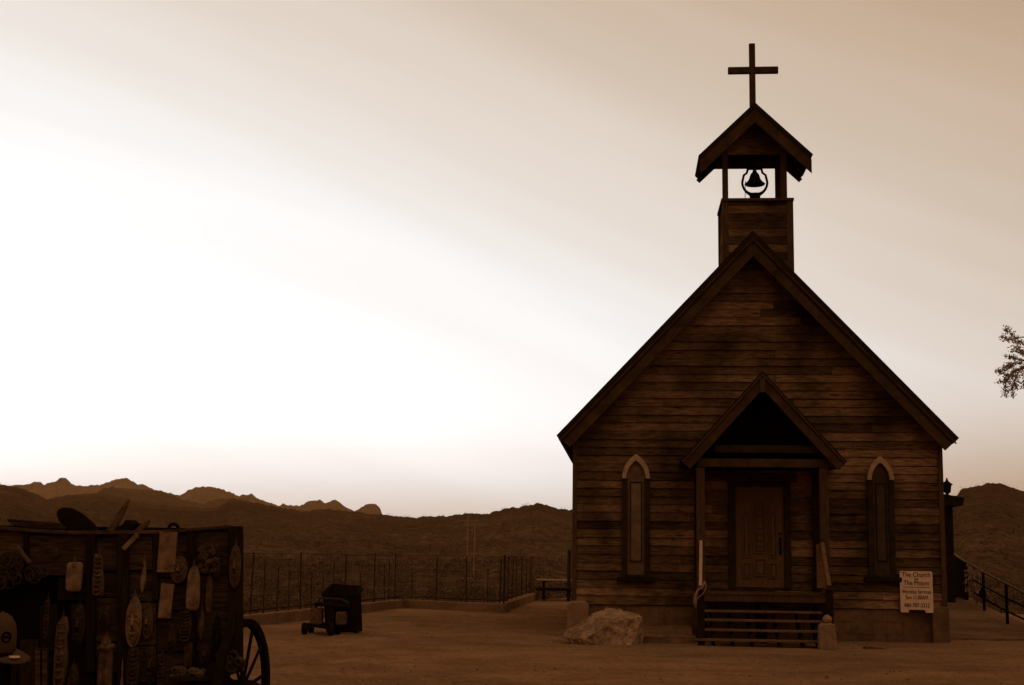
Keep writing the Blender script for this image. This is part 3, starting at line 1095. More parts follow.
# dried plant tied at the railing
base = P(977, 600, 40.2)
base.z = rampz(base.y)
mb = MB()
for i in range(26):
    a = rnd.uniform(0, 6.28)
    h = rnd.uniform(0.25, 1.0)
    sp = rnd.uniform(0.05, 0.3)
    tip = base + V((sp * math.cos(a) - 0.08 * h, sp * math.sin(a), h))
    mb.tube([base, base.lerp(tip, 0.5) + V((0, 0, 0.06)), tip], 0.008, 5)
    for k in range(2 if h < 0.7 else 5):
        c = tip + V((rnd.gauss(0, .05), rnd.gauss(0, .05), rnd.gauss(0, .06)))
        mb.quad(c, V((rnd.uniform(.015, .04), 0, rnd.uniform(-.02, .02))), V((0, rnd.uniform(-.02, .02), rnd.uniform(.015, .04))))
tag(mb.build('dry_plant', M_DRY, origin=base), 'straggly dried plant with pale flower heads beside the ramp railing', 'plant')
bp_ = P(982.5, 593, 38.05)
mb = MB().lathe([(0, -0.14), (0.07, -0.12), (0.10, -0.03), (0.09, 0.05), (0.04, 0.10), (0.055, 0.13), (0, 0.14)], bp_, 10)
for v in mb.v:
    v += noise.noise_vector(v * 9) * 0.02
tag(mb.build('dark_bundle', M_WAGONDK, origin=bp_, smooth=True), 'small dark bundle tied to a post of the ramp railing', 'bundle')
# earth heaped against the foundation
mb = MB()
nx, ny = 60, 14
bx0, bx1 = xl + 0.42, px0 - 0.12
for i in range(nx + 1):
    for j in range(ny + 1):
        x = bx0 + (bx1 - bx0) * i / nx
        y = -1.5 + 1.48 * j / ny
        t = sm(j / ny) * (0.24 + 0.08 * nz(x, y, 2, 1.1)) * sm(i / 10)
        mb.v.append(CW(x, y, t + 0.02 * nz(x, y, 4, 3) * min(1, j / 3) - 0.03 * (1 if j == 0 else 0)))
for i in range(nx):
    for j in range(ny):
        a = i * (ny + 1) + j
        mb.f.append((a, a + ny + 1, a + ny + 2, a + 1))
tag(mb.build('terrain', M_GROUND, smooth=True), kind='structure')

# ------------------------------------------------------------------ boulder, stone blocks, bollard


def rock(name, pts, m, label, cat, seed, jag=0.05, sub=3, group=None):
    bm = bmesh.new()
    cen = sum((V(p) for p in pts), V()) / len(pts)
    cen.z = 0
    for p in pts:
        bm.verts.new(V(p) - cen)
    bmesh.ops.convex_hull(bm, input=bm.verts)
    bmesh.ops.delete(bm, geom=[v for v in bm.verts if not v.link_faces], context='VERTS')
    bmesh.ops.triangulate(bm, faces=bm.faces)
    for _ in range(sub):
        bmesh.ops.subdivide_edges(bm, edges=bm.edges, cuts=1, use_grid_fill=True, smooth=0.0)
    for v in bm.verts:
        d = noise.noise_vector(v.co * 2.2 + V((seed, 0, 0))) * jag * 0.35 + noise.noise_vector(v.co * 6 + V((seed, 3, 0))) * jag * 0.5 + noise.noise_vector(v.co * 17 + V((seed, 3, 0))) * jag * 0.3
        v.co += d
    me = bpy.data.meshes.new(name)
    bm.to_mesh(me)
    bm.free()
    me.materials.append(m)
    o = bpy.data.objects.new(name, me)
    COL.objects.link(o)
    o.location = cen - V((0, 0, 0.05))
    return tag(o, label, cat, group)


rd = 26.9


def rp(u, v, dy=0.0):
    p = P(u, v, rd + dy)
    return p


rpts = [rp(562, 634, -.1), rp(576, 643, -.3), rp(566, 629, .1), rp(590, 613, .25), rp(607, 605.5, .45), rp(618, 606.5, .55), rp(640, 612, .55), rp(643, 628, .3), rp(642, 643, .1),
        rp(584, 637, -.5), rp(600, 622, -.45), rp(622, 617, -.35), rp(641, 615, -.05), rp(586, 645, -.42), rp(607, 646, -.45), rp(632, 645, -.3), rp(580, 640, .7), rp(635, 640, .9)]
rock('boulder', rpts, M_ROCK, 'large pale slanted boulder on the dirt below the left window', 'boulder', 3.1, 0.06, 4)
sl = [V((P(u, v, 27.3 + dy))) for u, v, dy in ((641, 634, 0), (696, 634, 0), (641, 647, 0), (697, 647, 0), (641, 634, .7), (696, 633, .7), (641, 643, .8), (697, 643, .8), (668, 632, .3))]
for p in sl:
    if p.z < 0.05:
        p.z = -0.03
rock('stone_ledge', sl, M_ADOBE, 'low flat earth coloured stone between the boulder and the steps', 'stone', 8.8, 0.03)
# corner block (rounded)
a, z1 = CC(567.5, 601, -0.45)
b, _ = CC(589, 601, -0.45)
org = CW((a + b) / 2, -0.45, 0)
mb = MB()
w = b - a
prof = [(-w / 2, -0.05), (w / 2, -0.05), (w / 2, z1 - 0.09), (w / 2 - 0.03, z1 - 0.03), (w / 2 - 0.09, z1), (-w / 2 + 0.09, z1), (-w / 2 + 0.03, z1 - 0.03), (-w / 2, z1 - 0.09)]
mb.prism(prof, -0.2, 0.2)
o = mb.build('corner_block', M_BLOCK, bevel=0.03)
o.location = org
o.rotation_euler.z = -PSI
tag(o, 'rounded concrete block standing at the left corner of the chapel', 'block')
# block with ball on the right of the steps
a, z1 = CC(818, 622.5, -PD - 1.15)
b, _ = CC(834, 622.5, -PD - 1.15)
org = CW((a + b) / 2, -PD - 1.25, 0)
w = b - a
pl = thing('stone_pedestal', 'short pale stone block topped by a round stone beside the steps', 'pedestal', org, -PSI, local=True)
bm_ = MB().prism([(-w / 2 - 0.01, -0.03), (w / 2 + 0.015, -0.03), (w / 2, z1 * 0.5), (w / 2 - 0.02, z1 - 0.03), (w / 2 - 0.06, z1), (-w / 2 + 0.05, z1 - 0.01), (-w / 2, z1 - 0.06)], -0.17, 0.17).build('block', M_STONE, pl, bevel=0.03)
MB().lathe([(0, -0.095)] + [(0.09 * math.cos(t), 0.09 * math.sin(t)) for t in [R(-80 + 16 * i) for i in range(11)]] + [(0, 0.095)], (0.01, 0, z1 + 0.055), 16).build('ball', M_STONE, pl, smooth=True)
# flat stone right of it
fs_ = [V(CW(1.65 + x, -PD - 1.1 + y, z)) for x, y, z in ((0, 0, 0), (0.55, 0.02, 0), (0, .35, 0), (.5, .38, 0), (.06, .05, .07), (.45, .08, .05), (.08, .3, .08), (.4, .3, .06))]
rock('flat_stone', fs_, M_BARK, 'thin dark flat stone on the dirt right of the steps', 'stone', 2.2, 0.015, 2)
# horn-like strap on the left newel
sx_, sz_ = CC(700, 588, -PD - 1.08)


def CP(u, v, yl):
    x, z_ = CC(u, v, yl)
    return CW(x, yl, z_)


yh = -PD - 1.09
org = CP(700, 590, yh)
hp = [CP(705, 581, yh), CP(702, 588, yh), CP(698, 590, yh), CP(695.5, 596, yh), CP(695, 602, yh), CP(696, 609, yh)]
hb = MB().tube(hp, [0.012, 0.016, 0.02, 0.032, 0.036, 0.012], 8)
hb.tube([CP(705, 582, yh), CP(706, 588, yh), CP(703, 594, yh), CP(699, 597, yh), CP(696, 601, yh)], [0.012] * 5, 8)
tag(hb.build('hung_strap', M_STONE, origin=org, smooth=True), 'pale looped strap hanging from the lower end of the left stair rail', 'strap')

# ------------------------------------------------------------------ curbs and fences


def wall_seg(name, a, b, h, w, m, label, cat, group):
    a, b = V((a.x, a.y, 0)), V((b.x, b.y, 0))
    d = (b - a).normalized()
    n = V((-d.y, d.x, 0))
    L_ = (b - a).length
    mb = MB()
    k = max(2, int(L_ / 0.8))
    tops = []
    vs = []
    for i in range(k + 1):
        p = a + d * (L_ * i / k)
        hh = h + 0.012 * nz(p.x, p.y, 3, 0.8)
        for q, zz in ((0, -0.3), (0, hh), (1, hh), (1, -0.3)):
            vs.append(p + n * (w * q + 0.01 * nz(p.x, p.y, q, 0.7)) + V((0, 0, zz)))
    fs = []
    for i in range(k):
        for q in range(3):
            fs.append((i * 4 + q, i * 4 + q + 1, i * 4 + 5 + q, i * 4 + 4 + q))
    fs += [(0, 3, 2, 1), (k * 4, k * 4 + 1, k * 4 + 2, k * 4 + 3)]
    mb.add(vs, fs)
    o = mb.build(name, m, origin=(a + b) / 2, bevel=0.015)
    return tag(o, label, cat, group)


CH = 0.25
D2 = D_ + (D_ - C_).normalized() * 0.3
wall_seg('curb_wall', A2, B_ - (B_ - A_).normalized() * 0.003, CH, 0.3, M_CONC, 'low concrete curb wall under the fence, left run behind the black bin', 'wall', 'curb walls round the yard')
wall_seg('curb_wall', B_, C_, CH, 0.3, M_CONC, 'low concrete curb wall under the fence, middle run crossing the back of the yard', 'wall', 'curb walls round the yard')
wall_seg('curb_wall', C_ + (D_ - C_).normalized() * 0.003, D2, CH, 0.3, M_CONC, 'short concrete curb wall running back toward the plank table', 'wall', 'curb walls round the yard')


def line_at(a, b, u):
    """point of the ground line a-b that the vertical plane through column u meets"""
    d = ray(u, 580)
    # solve a + t(b-a) parallel to d in xy
    e = b - a
    t = (a.y * d.x - a.x * d.y) / (e.x * d.y - e.y * d.x)
    return a + e * t


def fence(a, b, posts, label, off=0.15, rails=(1.58,), low=0.34):
    mid = (a + b) / 2
    root = thing('wire_fence', label, 'fence', (mid.x, mid.y, CH), group='rusty wire fences on the curb walls')
    d = (b - a).normalized()
    n = V((-d.y, d.x, 0)) * off
    pa, pb = a + n, b + n
    pts = []
    for u, h, r in posts:
        p = line_at(a, b, u) + n if not isinstance(u, V) else u + n
        pts.append(p)
        p = V((p.x, p.y, 0))
        lean = V((rnd.gauss(0, .015), rnd.gauss(0, .015), 0))
        MB().tube([p + V((0, 0, CH - 0.02)), p + lean + V((0, 0, h))], r, 6).build('post', M_IRON, root)
    e0, e1 = V((pa.x, pa.y, 0)), V((pb.x, pb.y, 0))
    mb = MB()
    L_ = (e1 - e0).length
    for zz in rails:
        mb.tube([e0 + V((0, 0, zz)), e1 + V((0, 0, zz))], 0.006, 5)
    mb.tube([e0 + V((0, 0, low)), e1 + V((0, 0, low))], 0.02, 5)
    mb.build('rail', M_IRON, root)
    mb = MB()
    k = int(L_ / 0.3)
    for i in range(k + 1):
        p = e0.lerp(e1, i / k)
        mb.tube([p + V((0, 0, low)), p + V((0, 0, 1.57))], 0.002, 4)
    for zz in (0.5, 0.66, 0.82, 0.98, 1.14, 1.30, 1.44):
        mb.tube([e0 + V((0, 0, zz)), e1 + V((0, 0, zz))], 0.003, 4)
    mb.build('wire_mesh', M_IRON, root)


T, t_ = 0.021, 0.016
ext = [(A2 + (A_ - A2) * f, h, r) for f, h, r in ((0.02, 1.62, T), (0.25, 1.5, t_), (0.5, 1.6, T), (0.75, 1.45, t_))]
fence(A2, B_, ext + [(244, 1.05, t_), (258, 1.6, T), (271, 1.42, t_), (284, 1.3, t_), (295.5, 1.2, t_), (307, 1.62, T), (318, 1.15, t_), (328, 1.0, t_), (339, 1.38, t_), (351, 1.6, T), (366, 1.1, t_), (379.5, 1.62, T), (390, 1.3, t_), (394, 1.45, t_), (400, 1.62, T)],
      'rusty wire fence with uneven thin posts, left run behind the black bin')
fence(B_, C_, [(408, 1.1, t_), (433, 1.56, T), (463, 1.58, T), (484, 1.18, t_), (500.5, 1.62, 0.03)],
      'rusty wire fence with wide spaced posts, run crossing the back of the yard')
fence(C_, D2, [(505.5, 1.5, T), (509, 1.6, t_), (513, 1.58, t_), (517, 1.6, t_), (521, 1.55, t_), (526, 1.6, T), (530.5, 1.5, t_), (534.5, 1.6, T)],
      'rusty wire fence with close set posts, short run toward the chapel')
ep = G(568.5, 601)
MB_ = MB().tube([ep + V((0, 0, -0.1)), ep + V((0.02, 0, 1.85))], 0.07, 8)
tag(MB_.build('gate_post', M_IRON, origin=ep), 'thick dark post beside the left corner of the chapel', 'post')

# plank table seen between fence and chapel
tc0 = P(536, 592, 53.0)
tb = thing('plank_table', 'bleached plank table half hidden behind the left corner of the chapel', 'table', (P(555, 592, 53).x, 53.0, 0))
x0, x1 = P(537, 580, 53).x, P(580, 580, 53).x
mb = MB()
for k in range(5):
    mb.box(x0, x1, 52.4 + k * 0.22, 52.4 + k * 0.22 + 0.21, 0.72, 0.765)
mb.build('tabletop', M_TABLE, tb)
MB().box(x0 - 0.05, x1, 51.9, 52.15, 0.36, 0.43).build('bench', M_DARKWOOD, tb)
MB().box(x0 - 0.05, x1, 53.8, 54.05, 0.36, 0.43).build('bench', M_DARKWOOD, tb)
for xx in (x0 + 0.25, x1 - 0.25):
    MB().bar((xx, 52.0, -0.1), (xx, 53.3, 0.72), 0.08, 0.1).bar((xx, 53.9, -0.1), (xx, 52.6, 0.72), 0.08, 0.1).bar((xx, 51.95, 0.33), (xx, 54, 0.33), 0.07, 0.08).build('leg', M_DARKWOOD, tb)

# utility pole in the valley
ub = G(466, 575, -6)
for (u, v0, v1, lab) in ((467, 515, 566, 'pale thin utility pole with crossarm in the valley beyond the fence'), (474, 524, 566, 'bare pale thin pole just right of the crossarm pole')):
    p0_, p1_ = P(u, v1, 240), P(u, v0, 240)
    po = thing('utility_pole', lab, 'pole', (p0_.x, 240, p0_.z), group='poles in the valley')
    MB().tube([V((p0_.x, 240, p0_.z - 2)), V((p0_.x, 240, p1_.z))], 0.1, 6).build('shaft', M_DRY, po)
    if 'crossarm pole' not in lab:
        MB().box(p0_.x - 1.6, p0_.x + 1.7, 239.86, 239.98, p1_.z - 1.0, p1_.z - 0.85).build('crossarm', M_DRY, po)

# ------------------------------------------------------------------ black bin and little cart
bo = G(345, 634)
bd = bo.y
bin_ = thing('dump_bin', 'black open plastic bin tilted back near the fence', 'bin', (bo.x, bo.y + 0.4, 0))
bt = [P(322.5, 591, bd), P(360.5, 592.5, bd), P(357, 632, bd), P(326, 632, bd)]


def shellbox(bot, top, th):
    """open tub from 4 bottom and 4 top corner points"""
    mb = MB()
    cb = sum(bot, V()) / 4
    ct = sum(top, V()) / 4
    ib = [p + (cb - p).normalized() * th + V((0, 0, th)) for p in bot]
    it = [p + (ct - p).normalized() * th * 1.4 for p in top]
    vs = bot + top + ib + it
    fs = [(3, 2, 1, 0), (8, 9, 10, 11)]
    for i in range(4):
        j = (i + 1) % 4
        fs += [(i, j, 4 + j, 4 + i), (8 + i, 12 + i, 12 + j, 8 + j), (4 + i, 4 + j, 12 + j, 12 + i)]
    mb.add(vs, fs)
    return mb


fl, frr = P(326, 631, bd), P(356.5, 632.5, bd)
tl, tr = P(322.5, 594.5, bd - 0.05), P(357.5, 595, bd - 0.05)
dv = V((0.06, 0.62, 0.0))
bot = [fl, frr, frr + dv, fl + dv]
for p in bot:
    p.z = 0.03
top = [tl, tr, tr + V((-0.02, 0.78, 0.14)), tl + V((0.1, 0.78, 0.18))]
body = shellbox(bot, top, 0.035).build('tub', M_BLACKPL, bin_, bevel=0.02)
mb = MB()
for i in range(4):
    j = (i + 1) % 4
    mb.bar(top[i], top[j], 0.05, 0.05)
mb.build('rim', M_BLACKPL, bin_, bevel=0.01)
mb = MB()
for f in (0.25, 0.5, 0.75):
    a, b = bot[0].lerp(bot[1], f), top[0].lerp(top[1], f)
    mb.bar(a + V((0, -0.015, 0.08)), b + V((0, -0.015, -0.1)), 0.03, 0.03)
mb.build('rib', M_BLACKPL, bin_)
MB().tube([tr + V((0.0, 0.05, -0.02)), tr + V((0.05, 0.1, 0.06)), tr + V((0.04, 0.5, 0.1))], 0.02, 6).build('handle', M_BLACKPL, bin_)

co_ = G(318, 635)
cd = co_.y
cart = thing('garden_cart', 'small low four wheeled cart in front of the black bin', 'cart', (co_.x, cd + 0.3, 0))
gx0, gx1 = P(303, 630, cd).x, P(337, 630, cd).x
gw = gx1 - gx0
mb = MB()
mb.bar((gx0 + 0.05, cd + 0.06, 0.2), (gx1 - 0.1, cd - 0.1, 0.14), 0.06, 0.06)
mb.bar((gx0 + 0.15, cd + 0.55, 0.22), (gx1 - 0.02, cd + 0.4, 0.16), 0.06, 0.06)
for f in (0.05, 0.5, 0.95):
    mb.bar((gx0 + 0.05 + f * (gw - 0.15), cd + 0.06 - .16 * f, 0.18), (gx0 + 0.15 + f * (gw - 0.17), cd + 0.5, 0.2), 0.05, 0.05)
mb.build('chassis', M_BLACK, cart)
for (fx, yy, rr) in ((0.04, 0.02, 0.12), (0.84, -0.16, 0.13), (0.12, 0.55, 0.11), (0.95, 0.4, 0.11)):
    xx = gx0 + fx * gw
    wm = MB()
    pr = [(0, -0.045), (rr * 0.9, -0.045), (rr, -0.03), (rr, 0.03), (rr * 0.9, 0.045), (0, 0.045)]
    q = MB().lathe(pr, (0, 0, 0), 18)
    mt = Matrix.Translation((xx, cd + yy, rr)) @ Matrix.Rotation(R(20), 4, 'Z') @ Matrix.Rotation(R(90), 4, 'Y')
    wm.add([mt @ v for v in q.v], q.f)
    wm.build('wheel', M_BLACKPL, cart, smooth=False)
MB().box(gx0 + 0.12, gx0 + 0.36, cd + 0.03, cd + 0.3, 0.2, 0.52).build('side_box', M_MIDW, cart, bevel=0.03)
MB().box(gx0 + 0.42, gx0 + 0.62, cd + 0.0, cd + 0.35, 0.17, 0.66).build('engine_block', M_BLACK, cart, bevel=0.05)
MB().box(gx0 + 0.64, gx0 + 0.85, cd - 0.05, cd + 0.22, 0.2, 0.46).build('side_box', M_MIDW, cart, bevel=0.03)
MB().bar((gx0 + 0.2, cd + 0.15, 0.60), (gx0 + 0.92, cd + 0.1, 0.56), 0.3, 0.06).build('seat', M_BLACK, cart, bevel=0.02)
MB().tube([(gx0 + 0.22, cd + 0.1, 0.5), (gx0 + 0.3, cd + 0.1, 0.72), (gx0 + 0.75, cd + 0.05, 0.7), (gx0 + 0.9, cd + 0.0, 0.62)], 0.025, 6).build('handlebar', M_IRON, cart)

# ------------------------------------------------------------------ wagon
WY = 11.0


def W(u, v, dy=0.0):
    return P(u, v, WY + dy)


wagon = thing('old_wagon', 'old plank wagon covered in hanging carvings and scrap in the left foreground', 'wagon', (W(100, 690).x, WY + 0.6, 0))


def wrect(mb, u0, u1, v0a, v0b, v1a, v1b, y0, y1):
    """front quad with top (u0,v0a)-(u1,v0b), bottom (u0,v1a)-(u1,v1b), solid between y0 and y1 (relative)"""
    fr = [W(u0, v1a, y0), W(u1, v1b, y0), W(u1, v0b, y0), W(u0, v0a, y0)]
    bk = [p + V((0, y1 - y0, 0)) for p in fr]
    mb.add(fr + bk, [(0, 1, 2, 3), (7, 6, 5, 4), (0, 4, 5, 1), (1, 5, 6, 2), (2, 6, 7, 3), (3, 7, 4, 0)])


TOP = [(-190, 528), (0, 527.5), (30, 528.5), (66, 532), (100, 533), (158, 531.5), (200, 529), (242, 525)]


def topv(u):
    return interp(TOP, u)


# front planks: (u0,u1,v0,v1) seen boards, stiles proud, dark gaps between
pl_ = MB()
rnd.seed(11)
hb = [(-190, -110), (-108, -30), (-28, 24), (26, 86), (94, 118), (127, 156), (157, 188), (194, 229)]
for i, (a, b) in enumerate(hb):
    v = topv((a + b) / 2) + 3
    hs = [40, 31, 44, 35] if i >= 3 else [47, 60]
    for h in hs:
        h2 = h + rnd.uniform(-5, 5)
        j = rnd.uniform(-2, 2)
        wrect(pl_, a, b, max(v, topv(a) + 2), max(v + j * .3, topv(b) + 2), v + h2 - 1.5, v + h2 - 1.5 + j * .3, rnd.uniform(0, 0.03), 0.08)
        v += h2
        if i < 4 and v > 572:
            break
pl_.build('side_planks', M_WAGON, wagon, bevel=0.004)
st = MB()
for (a, b, v0, v1, d) in ((85, 95, 533, 672, -0.03), (117, 128, 533, 690, -0.035), (152, 158.5, 534, 600, -0.02), (186.5, 195, 530, 690, -0.04), (228, 241, 526, 672, -0.045), (23, 28, 530, 585, -0.02)):
    wrect(st, a, b, v0, v0, v1, v1, d, 0.06)
st.build('stile', M_WAGONV, wagon, bevel=0.006)
tr_ = MB()
for (a, b) in ((-190, 0), (0, 66.5), (67, 160), (161, 228)):
    wrect(tr_, a, b, topv(a) - 1.2, topv(b) - 1.2, topv(a) + 2.5, topv(b) + 2.5, -0.03, 0.10)
tr_.build('top_rail', M_WAGON, wagon, bevel=0.004)
# box: far side, ends, floor, near-black front sheet painting in the recess shade
bx_ = MB()
zb_ = 0.72
xL, xR = W(-190, 600).x, W(239, 600).x - 0.3
zt_ = 1.78
bx_.box(xL, xR, WY + 0.09, WY + 0.12, zb_, zt_ - 0.05)
bx_.box(xL, xR, WY + 1.15, WY + 1.2, zb_, zt_ + 0.02)
bx_.box(xL, xL + 0.05, WY + 0.125, WY + 1.145, zb_, zt_)
bx_.box(xR - 0.05, xR, WY + 0.125, WY + 1.145, zb_, zt_)
bx_.box(xL + 0.052, xR - 0.052, WY + 0.125, WY + 1.145, zb_, zb_ + 0.06)
bx_.build('wagon_box', M_WAGONDK, wagon)
# lower skirt planks hanging to near the ground
sk = MB()
u = -150
while u < 172:
    w = rnd.uniform(15, 30)
    v1 = rnd.uniform(716, 740)
    wrect(sk, u, min(u + w - 1.5, 172), 655, 655, v1, v1 + 3, 0.05 + rnd.uniform(0, .02), 0.10)
    u += w
sk.build('lower_boards', M_WAGONV, wagon)
for u0 in (36, 43):
    mb2 = MB()
    wrect(mb2, u0 - 1, u0 + 4, 648, 649, 735, 736, -0.12, -0.07)
    mb2.build('leaning_slat', M_WAGON, wagon)
wc = W(242, 690, 0.2)
WR = 69 / (F / WY)
mb = MB().tube([V((xR - 0.15, WY + 0.3, WR)), V((wc.x + 0.06, WY + 0.22, WR))], 0.05, 8)
mb.tube([V((xR - 0.5, WY + 0.6, zb_ - 0.1)), V((xR - 0.3, WY + 0.3, WR))], 0.05, 8)
mb.build('axle', M_BLACK, wagon)


def wheel(c, rad, nrm, nsp):
    nrm = nrm.normalized()
    ux = V((0, 0, 1)).cross(nrm).normalized()
    uz = nrm.cross(ux)
    n = 48
    rim = MB()
    prof = [(rad, -0.032), (rad, 0.032), (rad - 0.055, 0.026), (rad - 0.055, -0.026)]
    vs = []
    for k in range(n):
        t = 2 * math.pi * k / n
        d = ux * math.cos(t) + uz * math.sin(t)
        for r_, h in prof:
            vs.append(c + d * r_ + nrm * h)
    fs = []
    for k in range(n):
        l = (k + 1) % n
        for q in range(4):
            p = (q + 1) % 4
            fs.append((k * 4 + q, k * 4 + p, l * 4 + p, l * 4 + q))
    rim.add(vs, fs)
    w = rim.build('wheel', M_BLACK, wagon)
    for k in range(nsp):
        t = 2 * math.pi * (k + 0.3) / nsp
        d = ux * math.cos(t) + uz * math.sin(t)
        MB().tube([c + d * 0.06, c + d * (rad - 0.04)], 0.014, 6).build('spoke', M_BLACK, w)
    MB().tube([c - nrm * 0.13, c - nrm * 0.08, c + nrm * 0.08, c + nrm * 0.15], [0.055, 0.075, 0.075, 0.045], 12).build('hub', M_BLACK, w)


vd = (wc - CAMP)
vd.z = 0
vd.normalize()
side = V((vd.y, -vd.x, 0))
a_ = R(69)
wheel(V((wc.x, wc.y, WR)), WR, vd * -math.cos(a_) + side * math.sin(a_), 12)
wheel(V((wc.x - 0.75, wc.y + 1.2, WR)), WR, vd * -math.cos(a_) + side * math.sin(a_), 12)
for yy in (0.15, 1.05):
    wheel(V((xL + 0.5, WY + yy, WR)), WR, V((0, -1, 0.02)), 12)

# ---- things hung on the wagon ---------------------------------------------------------------


def outline(kind, w, h, n=28):
    pts = []
    if kind == 'rect':
        j = min(w, h) * 0.04
        return [(-w / 2, -h / 2), (w / 2 - j, -h / 2 + j * .5), (w / 2, h / 2 - j), (-w / 2 + j * .6, h / 2)]
    for k in range(n):
        t = 2 * math.pi * k / n
        c, s = math.cos(t), math.sin(t)
        if kind == 'oval':
            pts.append((w / 2 * c, h / 2 * s))
        elif kind == 'round':
            e = 0.35
            pts.append((w / 2 * math.copysign(abs(c) ** e, c), h / 2 * math.copysign(abs(s) ** e, s)))
        elif kind == 'tablet':
            e = 0.4 if s < 0 else 0.9
            pts.append((w / 2 * math.copysign(abs(c) ** (0.35 if s < 0 else 0.75), c), h / 2 * math.copysign(abs(s) ** e, s)))
        elif kind == 'blade':
            pts.append((w / 2 * c * (1 - 0.55 * max(0, s)) * (0.55 + 0.45 * abs(c)), h / 2 * s))
        elif kind == 'mask':
            pts.append((w / 2 * c * (1 - 0.28 * max(0, -s)), h / 2 * s))
        elif kind == 'figure':
            wob = 1 - 0.35 * math.exp(-((s - 0.35) / 0.18) ** 2)
            pts.append((w / 2 * math.copysign(abs(c) ** 0.6, c) * wob, h / 2 * s))
    return pts


def hang(name, label, cat, u0, v0, u1, v1, kind, m, th=0.02, dy=-0.06, relief=0.0, tilt=0.0, extra=None):
    a, b = W(u0, v1, dy), W(u1, v0, dy)
    c = (a + b) / 2
    w, h = abs(b.x - a.x), abs(b.z - a.z)
    pts = outline(kind, w, h)
    q0 = rnd.uniform(0, 90)
    pts = [(p[0] * (1 + 0.10 * noise.noise(V((p[1] * 22, q0, 0)))), p[1] * (1 + 0.05 * noise.noise(V((p[0] * 30, q0 + 5, 0))))) for p in pts]
    ct, st_ = math.cos(tilt), math.sin(tilt)
    n = len(pts)
    rings = [(1.0, th * 0.5), (1.0, 0.0), (0.93, -th * 0.25), (0.7, -th * 0.45 - relief * 0.7), (0.4, -th * 0.5 - relief), (0.12, -th * 0.5 - relief * 1.05)]
    if kind == 'rect':
        q = []
        for i in range(n):
            p0, p1 = V((*pts[i], 0)), V((*pts[(i + 1) % n], 0))
            for f in (0, .25, .5, .75):
                x = p0.lerp(p1, f)
                q.append((x.x, x.y))
        pts = q
        n = len(pts)
        rings = [(1.0, th * 0.5), (1.0, -th * 0.5), (0.5, -th * 0.5), (0.1, -th * 0.5)]
    mb = MB()
    vs = []
    for s, y in rings:
        for p in pts:
            x, z_ = p[0] * s, p[1] * s
            vs.append(V((x * ct - z_ * st_, y + (rnd.uniform(-1, 1) * relief * 0.35 if s < 0.95 else 0), x * st_ + z_ * ct)))
    fs = []
    for i in range(len(rings) - 1):
        for k in range(n):
            l = (k + 1) % n
            fs.append((i * n + k, i * n + l, (i + 1) * n + l, (i + 1) * n + k))
    fs += [tuple(range(n)), tuple((len(rings) - 1) * n + k for k in range(n))]
    mb.add(vs, fs)
    if extra == 'face':
        f = -th * 0.5 - relief
        mb.tube([(0, f - .012, h * 0.18), (0, f - .03, -h * 0.04), (0, f - .005, -h * 0.08)], [0.008, 0.016, 0.012], 6)
        for s in (-1, 1):
            mb.tube([(s * w * .12, f - .004, h * .14), (s * w * .22, f - .004, h * .17), (s * w * .32, f, h * .12)], 0.007, 6)
            mb.tube([(s * w * .14, f - .004, h * .06), (s * w * .26, f - .004, h * .06)], 0.009, 6)
        mb.tube([(-w * .18, f, -h * .2), (0, f - .008, -h * .22), (w * .18, f, -h * .2)], 0.009, 6)
        mb.tube([(w * .47 * math.cos(t), -th * .3, h * .47 * math.sin(t)) for t in [k * math.pi / 12 for k in range(24)]], 0.008, 6, closed=True)
    if extra == 'nail':
        mb.tube([(0, -th * .5 - 0.015, h * .36), (0, th * .5, h * .36)], 0.008, 6)
    if extra == 'stripes':
        for k in range(9):
            zz = h * (0.42 - 0.105 * k)
            mb.tube([(-w * .32, -th * .5 - relief * .6, zz), (0, -th * .5 - relief - .012, zz - .01), (w * .32, -th * .5 - relief * .6, zz)], 0.008, 5)
        for s in (-1, 1):
            mb.tube([(s * w * .3, -th * .5 - relief * .5, h * .4), (s * w * .38, -th * .5 - relief * .4, 0), (s * w * .3, -th * .5 - relief * .5, -h * .4)], 0.01, 5)
    if extra == 'headed':
        f = -th * 0.5 - relief
        for k in range(6):
            t = k * math.pi / 3
            mb.tube([(0.3 * w * math.cos(t + q) * .4, f - .01, h * .36 + .3 * w * math.sin(t + q) * .4) for q in (0, .5, 1.0)], 0.012, 5)
        mb.tube([(-w * .5, 0, h * .33), (-w * .2, f - .01, h * .36), (w * .2, f - .01, h * .34), (w * .5, 0, h * .38)], 0.02, 6)
    if h > 0.14 and kind != 'rect':
        mb.tube([(-w * .12, -th * .4, h * .40), (0, -0.005, h * .5 + 0.05), (w * .12, -th * .4, h * .40)], 0.004, 5)
    o = mb.build(name, m)
    o.location = c
    return tag(o, label, cat)


def links(name, label, cat, u0, v0, u1, v1, m, nl, rr, dy=-0.07, wire=0.01):
    a, b = W(u0, v1, dy), W(u1, v0, dy)
    c = (a + b) / 2
    mb = MB()
    for i in range(nl):
        p = V((rnd.uniform(-.5, .5) * abs(b.x - a.x), rnd.uniform(-.03, .02), rnd.uniform(-.5, .5) * abs(b.z - a.z)))
        r = rr * rnd.uniform(.6, 1.1)
        ta, tb2 = rnd.uniform(-.5, .5), rnd.uniform(-.5, .5)
        ring = []
        for k in range(12):
            t = k * math.pi / 6
            q = V((r * math.cos(t), 0, r * math.sin(t)))
            q.rotate(Matrix.Rotation(ta, 3, 'X') @ Matrix.Rotation(tb2, 3, 'Z'))
            ring.append(p + q)
        mb.tube(ring, wire, 5, closed=True)
    o = mb.build(name, m, smooth=True)
    o.location = c
    return tag(o, label, cat)


